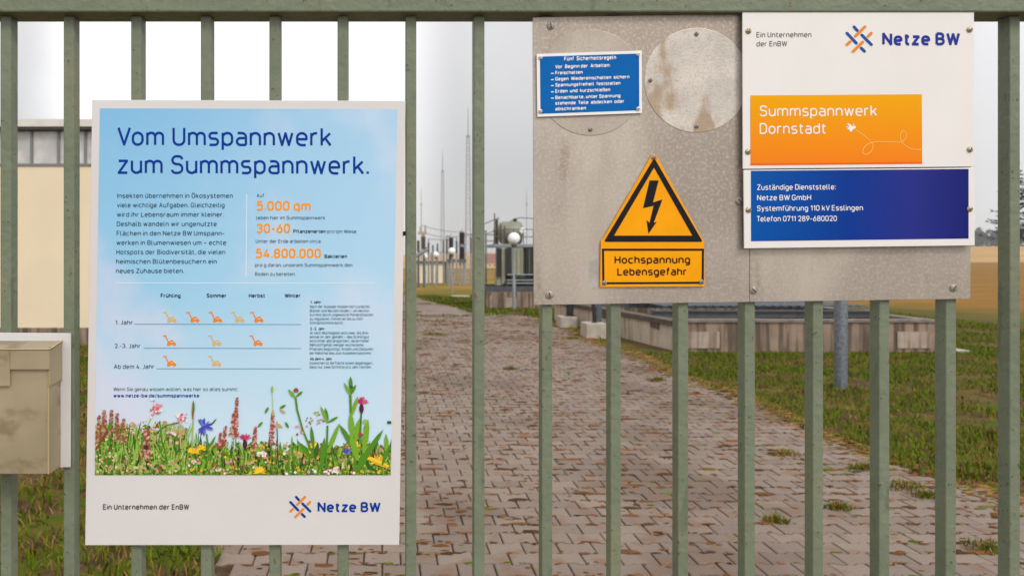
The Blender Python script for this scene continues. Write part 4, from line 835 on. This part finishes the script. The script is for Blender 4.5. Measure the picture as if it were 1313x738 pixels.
# ------------------------------------------------------------------ transformer on its basin
YT_ = 23.0; tz = G(4, YT_) - .014
tf = thing('transformer', (PX(672, YT_ + 1), YT_ + 1, tz), 'olive grey power transformer with conservator drum behind the globe lamp', 'transformer')
x0 = PX(606, YT_); x1 = x0 + 4.2
pad = thing('transformer_basin', ((x0 + x1) / 2, YT_, tz), 'dirty concrete basin under the olive grey transformer', 'concrete basin')
zc0, zc1 = tz, PZ(374.5, YT_)
b = MB(); b.box(PX(624, YT_), x1, YT_, YT_ + .2, zc0 - .1, zc1); b.box(PX(624, YT_), PX(624, YT_) + .2, YT_ + .2, YT_ + 3.2, zc0 - .1, zc1); b.box(x1 - .2, x1, YT_ + .2, YT_ + 3.2, zc0 - .1, zc1); b.box(PX(624, YT_) + .2, x1 - .2, YT_ + 3, YT_ + 3.2, zc0 - .1, zc1); b.build('basin_wall', M['concrete'], pad)
b = MB(); b.box(PX(628, YT_), PX(634, YT_), YT_ - .02, YT_ - .003, zc0, zc1 - .1); b.build('plaster_patch', M['patch'], pad); b = MB(); b.box(PX(646, YT_), PX(662, YT_), YT_ - .02, YT_ - .003, zc0, zc1 - .16); b.build('plaster_patch', M['patch'], pad)
for yy in (YT_ + .3, YT_ + 1.9):
    b = MB(); b.box(PX(622, YT_), x1 + .1, yy, yy + .15, zc1 + .003, zc1 + .16); b.build('steel_beam', M['dsteel'], pad)
YF = YT_ + .7
zb_ = zc1 + .163; ztop = PZ(317, YF)
def fx_(a, b_, y0, y1, z0, z1, n, m, par=tf, bev=.01): return MB().box(PX(a, YF), PX(b_, YF), y0, y1, z0, z1).build(n, m, par, bevel=bev)
fx_(661, 730, YF + .25, YF + 1.6, zb_ + .22, ztop, 'tank', M['olive'])
fx_(634, 730, YF + .05, YF + 1.7, ztop + .001, ztop + .10, 'tank_cover', M['post'])
fx_(655, 671, YF + .04, YF + .24, zb_ + .32, ztop - .02, 'cable_cabinet', M['olive'])
for a, b_ in ((637, 643.5), (648.5, 657), (675, 700), (703, 726)):
    r0 = MB(); n = max(3, int((b_ - a) / 1.6)); w = (PX(b_, YF) - PX(a, YF)) / n
    for i in range(n): r0.box(PX(a, YF) + i * w, PX(a, YF) + (i + .55) * w, YF - .02, YF + .02 + .18, zb_ + .28, ztop - .03)
    r0.box(PX(a, YF), PX(b_, YF), YF + .2, YF + .24, zb_ + .26, ztop - .02); r0.build('radiator', M['fin'], tf)
fx_(643.7, 648.3, YF + .05, YF + .2, zb_ + .05, ztop - .02, 'oil_duct', M['olive'])
fx_(638, 646, YF + .1, YF + .6, zb_, zb_ + .42, 'pump_box', M['olive'])
for a in (651, 677, 712):
    MB().lathe((PX(a, YF), YF + .12, zb_ + .1), [(.1, -.07), (.1, .07)], 14, 0, 'y').build('wheel', M['dsteel'], tf)
fx_(648, 730, YF + .3, YF + .5, zb_ + .06, zb_ + .2, 'skid', M['dsteel'])
fx_(645, 730, YF + .9, YF + 1.1, zb_ + .002, zb_ + .34, 'shade_backing', M['fin'], bev=0)  # dark backing added under the tank, its colour standing in for the shade there
fx_(657.6, 660.6, YF + .06, YF + .4, zb_ + .3, ztop - .02, 'radiator_header', M['fin'], bev=0)
for yy_ in (352, 359, 363): MB().tube((PX(650, YF), YF - .06, PZ(yy_, YF)), (PX(730, YF), YF - .06, PZ(yy_, YF)), .022, n=8).build('oil_pipe', M['post'], tf, smooth=True)
for a_ in (662.5, 668, 678, 689, 698, 707): MB().box(PX(a_, YF), PX(a_, YF) + .02, YF - .065 if a_ > 674 else YF + .02, YF - .022 if a_ > 674 else YF + .039, zb_ + .34, ztop - .05).build('stiffener', M['drum'], tf)
for a_, h_ in ((636, .95), (646.5, .35), (649, .55), (655, .3), (659, .22)): MB().lathe((PX(a_, YF), YF + .3, ztop + .1), [(.05, 0), (.05, .04), (.03, .05), (.035, h_ * .5), (.022, h_ * .52), (.02, h_)], 10).build('cover_fitting', M['drum'] if h_ < .5 else M['bporc'], tf, smooth=True)
b = MB()
for k_ in range(5): b.tube((PX(634, YF) + k_ * .3, YF + .1, ztop + .1), (PX(634, YF) + k_ * .3, YF + .1, ztop + .55), .012, n=6)
for h_ in (.32, .55): b.tube((PX(634, YF), YF + .1, ztop + h_), (PX(634, YF) + 1.2, YF + .1, ztop + h_), .012, n=6)
b.build('handrail', M['dsteel'], tf)
cz = PZ(297.5, YF); cy = YF + .8
cons = MB().lathe((PX(644, YF), cy, cz), [(.05, -.02), (.2, 0), (.33, .06), (.36, .16), (.36, .66), (.32, .72), (.06, .76)], 26, 0, 'x').build('conservator', M['drum'], tf, smooth=True)
MB().lathe((PX(674, YF) - .02, cy - .37, cz + .06), [(.09, .03), (.09, -.02), (.02, -.03)], 16, 0, 'y').build('oil_gauge', M['globe'], cons)
for a in (652, 668): fx_(a, a + 2.5, cy - .1, cy + .1, ztop + .1, cz - .28, 'conservator_bracket', M['olive'])
for a, zt2, h in ((640, 279, .62), (666, 279, .30), (690, 279, .6), (716, 279, .6)):
    z1 = PZ(zt2, YF); pr = []
    zb2 = ztop + .1 if a != 666 else cz + .36
    b = MB(); k = max(3, int((z1 - zb2) / .07))
    for i in range(k):
        z = (z1 - zb2) * i / k; pr += [(.035, z), (.075, z + .02), (.035, z + .045)]
    b.lathe((PX(a, YF), YF + .5 if a != 666 else cy, zb2), pr + [(.015, z1 - zb2)], 14); b.build('bushing', M['bporc'], tf, smooth=True)
b = MB()
b.tube(P(640, 279, YF + .5), P(607, 293, YF + 3), .013, n=6); b.tube(P(666, 279, YF + .8), P(640, 289, YF + 3), .013, n=6); b.tube(P(666, 279, YF + .8), P(700, 281, YF + .5), .012, n=6); b.build('conductor', M['dsteel'], tf)
# pipe rail left of the transformer
pr = thing('pipe_rail', (PX(625, 26), 26, G(3, 26) - .014), 'thin grey steel pipe frame left of the transformer', 'pipe frame')
Y = 26; zg = G(3, Y) - .05
for a in (623, 638): b = MB(); b.tube((PX(a, Y), Y, zg), (PX(a, Y), Y, PZ(295, Y)), .035, n=8); b.build('post', M['post'], pr)
for yy in (301, 309, 315): b = MB(); b.tube(P(604, yy - 1, Y), P(642, yy, Y), .022, n=8); b.build('rail', M['post'], pr)
# ------------------------------------------------------------------ far switchgear
def insulator(b, x, y, z0, z1, r, n=16, m=0, pitch=.075):
    pf = []; k = max(3, int((z1 - z0) / pitch))
    for i in range(k):
        z = (z1 - z0) * i / k; d = (z1 - z0) / k; pf += [(r * .84, z), (r, z + d * .35), (r * .84, z + d * .7)]
    b.lathe((x, y, z0), pf + [(r * .6, z1 - z0)], n, m)
def pillar(px, y_top, y_mid, y_mid2, y_low, Y, r, lab):
    X = PX(px, Y); zg = G(X, Y) - .014
    o = thing('instrument_transformer', (X, Y, zg), lab, 'insulator pillar', 'black instrument transformers behind the lamps')
    for dx in (-.12, .12): MB().box(X + dx - .075, X + dx + .075, Y - .05, Y + .05, zg - .1, PZ(y_low, Y) - .25).build('leg', M['post'], o)
    MB().box(X - .28, X + .28, Y - .24, Y + .24, PZ(y_low, Y) - .25, PZ(y_low, Y)).build('base_box', M['slate'], o)
    b = MB(); insulator(b, X, Y, PZ(y_low, Y), PZ(y_mid2, Y), r, m=0); b.build('lower_insulator', M['porc'], o)
    MB().lathe((X, Y, PZ(y_mid2, Y)), [(r * 1.05, 0), (r * 1.05, PZ(y_mid, Y) - PZ(y_mid2, Y))], 18).build('flange', M['post'], o)
    b = MB(); insulator(b, X, Y, PZ(y_mid, Y), PZ(y_top, Y), r); b.build('upper_insulator', M['porc'], o)
    b = MB(); b.lathe((X, Y, PZ(y_top, Y)), [(r * .8, 0), (r * .8, .08), (.05, .14), (.03, .3)], 14); b.build('terminal', M['lattice'], o)
pillar(592.3, 298, 313, 316.5, 332, 55, .215, 'taller black insulator pillar on grey legs beside the large lattice mast')
pillar(578.3, 304.5, 318, 320, 332, 55, .18, 'shorter black insulator pillar on grey legs behind the second lamp')
Y = 50; X = PX(541, Y); zg = G(X, Y) - .014
sw = thing('disconnector', (X, Y, zg), 'disconnector switch with brown insulators on dark slate posts', 'switch')
for a in (536.5, 543.5): MB().box(PX(a, Y) - .07, PX(a, Y) + .07, Y - .08, Y + .08, zg - .1, PZ(326, Y)).build('post', M['slate'], sw)
b = MB(); b.tube(P(531, 329.5, Y), P(549, 318.5, Y), .13, n=8); b.build('crossarm', M['post'], sw)
for a, y0, y1 in ((536.3, 320, 308), (543, 316, 303)):
    b = MB(); insulator(b, PX(a, Y), Y, PZ(y0 + 3, Y), PZ(y1, Y), .15 if a > 540 else .1); b.build('insulator', M['bporc'], sw)
b = MB(); b.box(PX(536, Y), PX(547, Y), Y - .12, Y + .12, PZ(300.5, Y), PZ(297, Y)); b.box(PX(538, Y), PX(541, Y), Y - .1, Y + .1, PZ(297, Y), PZ(290.5, Y)); b.box(PX(544, Y), PX(546.5, Y), Y - .1, Y + .1, PZ(297, Y), PZ(289, Y)); b.tube(P(543, 303, Y), P(543, 300, Y), .08, n=8); b.build('contact_head', mat('tan contact housing', (.34, .29, .24), .7), sw)
# row of small bus supports
for px, y0, y1, lab in ((555, 314, 330, 'thin grey bus support post left of the tall lattice mast'), (561, 312, 330, 'thin dark bus support post between the globe lamps'), (568.5, 308, 330, 'thin bus support post at the foot of the smaller lattice mast')):
    Y = 62; X = PX(px, Y); zg = G(X, Y) - .014
    o = thing('bus_support', (X, Y, zg), lab, 'support post', 'thin bus supports in the switchyard')
    b = MB(); b.tube((X, Y, zg - .1), (X, Y, PZ(y1 - 7, Y)), .06, n=8); b.build('post', M['post'], o)
    b = MB(); insulator(b, X, Y, PZ(y1 - 7, Y), PZ(y0, Y), .075, 10); b.build('insulator', M['slate'], o)
Y = 62; bb_ = MB(); bb_.tube(P(553, 324, Y), P(577, 323, Y), .045, n=8); bb_.tube(P(553, 324, Y), (PX(553, Y), Y, G(4, Y) - .1), .05, n=8); bb_.tube(P(576.5, 323, Y), (PX(576.5, Y), Y, G(5, Y) - .1), .05, n=8)
tag(bb_.build('pipe_bus', M['post'], loc=(PX(565, Y), Y, G(5, Y))), 'horizontal grey pipe bus on two posts behind the lamps', 'pipe')
wire = MB()
def cat(p, q, sag, r=.016):
    p, q = Vector(p), Vector(q); pts = [p.lerp(q, i / 8) - Vector((0, 0, sag * 4 * (i / 8) * (1 - i / 8))) for i in range(9)]
    for i in range(8): wire.tube(pts[i], pts[i + 1], r, n=5)
cat(P(541, 289, 50), P(592.3, 297, 55), .12); cat(P(547, 299, 50), P(578, 303.5, 55), .1)
tag(wire.build('overhead_wire', M['dsteel'], loc=P(565, 295, 52)), 'thin dark wires strung between the switch and the black pillars', 'wire')
for i_, (px, y0, y1, Y, lab) in enumerate(((549.5, 306, 331, 58, 'thin bus support post just right of the disconnector switch'), (573, 302, 331, 60, 'taller bus support post left of the shorter black pillar'), (585.5, 304, 330, 60, 'bus support post between the two black insulator pillars'), (604, 300, 330, 57, 'bus support post right of the taller black insulator pillar'))):
    X = PX(px, Y); zg = G(X, Y) - .014
    o = thing('bus_support', (X, Y, zg), lab, 'support post', 'thin bus supports in the switchyard')
    b = MB(); b.box(X - .06, X + .06, Y - .06, Y + .06, zg - .1, PZ(y1 - 6, Y)); b.build('post', M['post'], o)
    b = MB(); insulator(b, X, Y, PZ(y1 - 6, Y), PZ(y0 + 6, Y), .085, 10); b.lathe((X, Y, PZ(y0 + 6, Y)), [(.1, 0), (.1, .06), (.03, .07), (.03, PZ(y0, Y) - PZ(y0 + 6, Y))], 8); b.build('insulator', M['bporc'] if i_ % 2 else M['slate'], o)
wire2 = MB()
for p_, q_, sg_ in ((P(573, 302, 60), P(604, 300, 57), .12), (P(549.5, 306, 58), P(585.5, 304, 60), .12), (P(604, 300, 57), P(640, 292, 30), .2), (P(592.3, 296, 55), P(623, 296, 27), .2)):
    p_, q_ = Vector(p_), Vector(q_); pts_ = [p_.lerp(q_, i / 8) - Vector((0, 0, sg_ * 4 * (i / 8) * (1 - i / 8))) for i in range(9)]
    for i in range(8): wire2.tube(pts_[i], pts_[i + 1], .018, n=5)
tag(wire2.build('overhead_wire', M['dsteel'], loc=P(585, 300, 58)), 'sagging dark wires running from the thin bus supports towards the transformer', 'wire')
# lattice lightning masts
def mast(px, y_tip, y_rod, w_bot, w_top, Y, lab, solid=False):
    X = PX(px, Y); zg = G(X, Y) - .014; z1 = PZ(y_rod, Y); zt2 = PZ(y_tip, Y)
    o = thing('lattice_mast', (X, Y, zg), lab, 'mast', 'lightning masts behind the switchyard')
    wb_, wt = w_bot / F * Y / 2, w_top / F * Y / 2
    b = MB()
    if solid: b.tube((X, Y, zg - .2), (X, Y, z1), wb_, wt, 10)
    else:
        n = int((z1 - zg) / (wb_ * 2.6)); r = .028
        for i in range(n + 1):
            u = i / n; w = wb_ + (wt - wb_) * u; z = zg + (z1 - zg) * u; u2 = (i + 1) / n; w2 = wb_ + (wt - wb_) * u2; zn = zg + (z1 - zg) * u2
            c = [(X - w, Y - w), (X + w, Y - w), (X + w, Y + w), (X - w, Y + w)]; c2 = [(X - w2, Y - w2), (X + w2, Y - w2), (X + w2, Y + w2), (X - w2, Y + w2)]
            if i < n:
                for k in range(4):
                    b.tube((*c[k], z), (*c2[k], zn), r * 1.3, n=4); b.tube((*c[k], z), (*c2[(k + 1) % 4], zn), r * .7, n=4)
            for k in range(4): b.tube((*c[k], z), (*c[(k + 1) % 4], z), r * .7, n=4)
    b.build('tower' if solid is False else 'shaft', M['lattice'], o)
    b = MB(); b.tube((X, Y, z1 - .05), (X, Y, zt2), .05, .02, 8); b.tube((X, Y, z1 - .12), (X, Y, z1 + .08), .1, n=8); b.build('rod', M['lattice'], o)
mast(600.3, 138, 174, 7.4, 3.6, 58, 'tallest lattice lightning mast with a rod on top')
mast(567.5, 192, 219, 5.2, 2.6, 76, 'middle lattice lightning mast left of the tallest one')
mast(540.2, 239, 262, 1.9, 1.2, 90, 'slim pale lightning pole beside the disconnector switch', 'shaft')
mast(675.3, 242, 262, 1.8, 1.0, 84, 'slim pale lightning pole behind the transformer', 'shaft')
# distant hut and farmhouse
Y = 66; zg = G(4, Y) - .014; hut = thing('hut', (PX(555, Y), Y, zg), 'low beige switchgear hut beyond the globe lamps', 'building')
MB().box(PX(536, Y), PX(571, Y), Y, Y + 5, zg - .2, PZ(337, Y)).build('wall', M['beige'], hut)
MB().box(PX(534.5, Y), PX(572.5, Y), Y - .2, Y + 5.2, PZ(337, Y), PZ(335, Y)).build('roof', M['dsteel'], hut)
MB().box(PX(570, Y) - .0, PX(572.3, Y), Y - .05, Y + .2, zg - .1, PZ(337, Y) - .003).build('downpipe', M['dsteel'], hut)
for k in (548, 560): MB().box(PX(k, Y) - .02, PX(k, Y) + .02, Y - .015, Y - .003, zg + .02, PZ(337, Y) - .05).build('joint_strip', M['trimw'], hut)
Y = 150; zg = G(PX(628, Y), Y) - .1; fh = thing('farmhouse', (PX(628, Y), Y, zg), 'distant house with a red brown roof left of the transformer', 'building')
xa, xb = PX(618, Y), PX(640, Y); zr0, zr1 = PZ(336, Y), PZ(325, Y)
MB().box(xa, xb, Y, Y + 7, zg - .5, zr0).build('wall', M['beige'], fh)
b = MB(); b.add([(xa - .3, Y - .5, zr0), (xb + .3, Y - .5, zr0), (xb + .3, Y + 3.5, zr1), (xa - .3, Y + 3.5, zr1), (xa - .3, Y + 7.5, zr0), (xb + .3, Y + 7.5, zr0)], [(0, 1, 2, 3), (3, 2, 5, 4), (0, 3, 4), (1, 5, 2), (0, 4, 5, 1)]); b.build('roof', M['redroof'], fh)
for k in (622, 627, 633): MB().box(PX(k, Y), PX(k + 2, Y), Y - .03, Y - .003, zr0 - 1.3, zr0 - .5).build('window', M['dark'], fh)
# ------------------------------------------------------------------ spruce at the right edge and the far wood
def spruce(px, y_top, Y, rad, lab):
    X = PX(px, Y); zg = G(X, Y) - .014; z1 = PZ(y_top, Y); H = z1 - zg
    o = thing('spruce_tree', (X, Y, zg), lab, 'tree')
    MB().tube((X, Y, zg - .1), (X, Y, z1 - .2), .13, .02, 10).build('trunk', M['bark'], o)
    b = MB()
    for i in range(150):
        u = (i + R.random()) / 150; z = zg + 2.6 + (H - 2.7) * u; L = rad * (1 - u) ** .8 * R.uniform(.55, 1.15) + .12; a = R.random() * 6.283
        dx, dy = math.cos(a), math.sin(a)
        for j in range(int(10 + L * 22)):
            q = R.random() ** .8 * L; droop = -.10 * q + .12 * q * q
            cx, cy, cz_ = X + dx * q, Y + dy * q, z + droop + R.uniform(-.06, .06); l = R.uniform(.1, .26); th = R.uniform(-1.2, 1.2) + a; w = R.uniform(.02, .05)
            ex, ey = math.cos(th) * l, math.sin(th) * l; hz_ = R.uniform(-.1, .06)
            b.add([(cx, cy, cz_ - w), (cx + ex * .5 - dy * w, cy + ey * .5 + dx * w, cz_ + hz_ * .5), (cx + ex, cy + ey, cz_ + hz_), (cx + ex * .5 + dy * w, cy + ey * .5 - dx * w, cz_ + w + hz_ * .5)], [(0, 1, 2, 3)])
    b.build('crown', M['spruce'], o)
spruce(1301, 205, 58, 1.75, 'dark spruce tree rising behind the right gate bars')
b = MB()
fm2 = leafmat('far foliage', (.02, .035, .016), (.05, .07, .03))
for i in range(420):
    Y = R.uniform(400, 470); X = R.uniform(240, 560); zg = G(X, Y) - 1; h = R.uniform(9, 12.5) * (1 + .12 * mn.noise((X * .03, 0, 0))) * (.55 + .45 * ss(240, 300, X)) ; r = R.uniform(2.5, 4.5)
    for j in range(60):
        a, ph = R.random() * 6.283, R.random(); rr = r * math.sin(math.pi * (.12 + .8 * ph)) * R.uniform(.7, 1.05)
        c = Vector((X + math.cos(a) * rr, Y + math.sin(a) * rr, zg + h * (.12 + .88 * ph) + R.uniform(-.4, .4))); s = R.uniform(.4, .95)
        u, v = Vector((R.gauss(0, 1), R.gauss(0, 1), R.gauss(0, 1))).normalized() * s, Vector((R.gauss(0, 1), R.gauss(0, 1), R.gauss(0, 1))).normalized() * s
        b.add([c - u, c - v, c + u, c + v], [(0, 1, 2, 3)])
tag(b.build('far_wood', fm2), 'hazy dark wood on the far hill at the right', 'wood', kind='stuff')
# ------------------------------------------------------------------ haze
hm = bpy.data.materials.new('haze'); hm.use_nodes = True; t = hm.node_tree; t.nodes.clear()
pv_ = N(t, 'ShaderNodeVolumePrincipled', Density=.0005); pv_.inputs['Color'].default_value = (.9, .92, .95, 1); pv_.inputs['Anisotropy'].default_value = .2
t.links.new(pv_.outputs[0], N(t, 'ShaderNodeOutputMaterial').inputs['Volume'])
HAZE = True
if HAZE:
    h = tag(MB().box(-950, 1250, -65, 1550, -3, 21).build('haze', hm), kind='stuff')
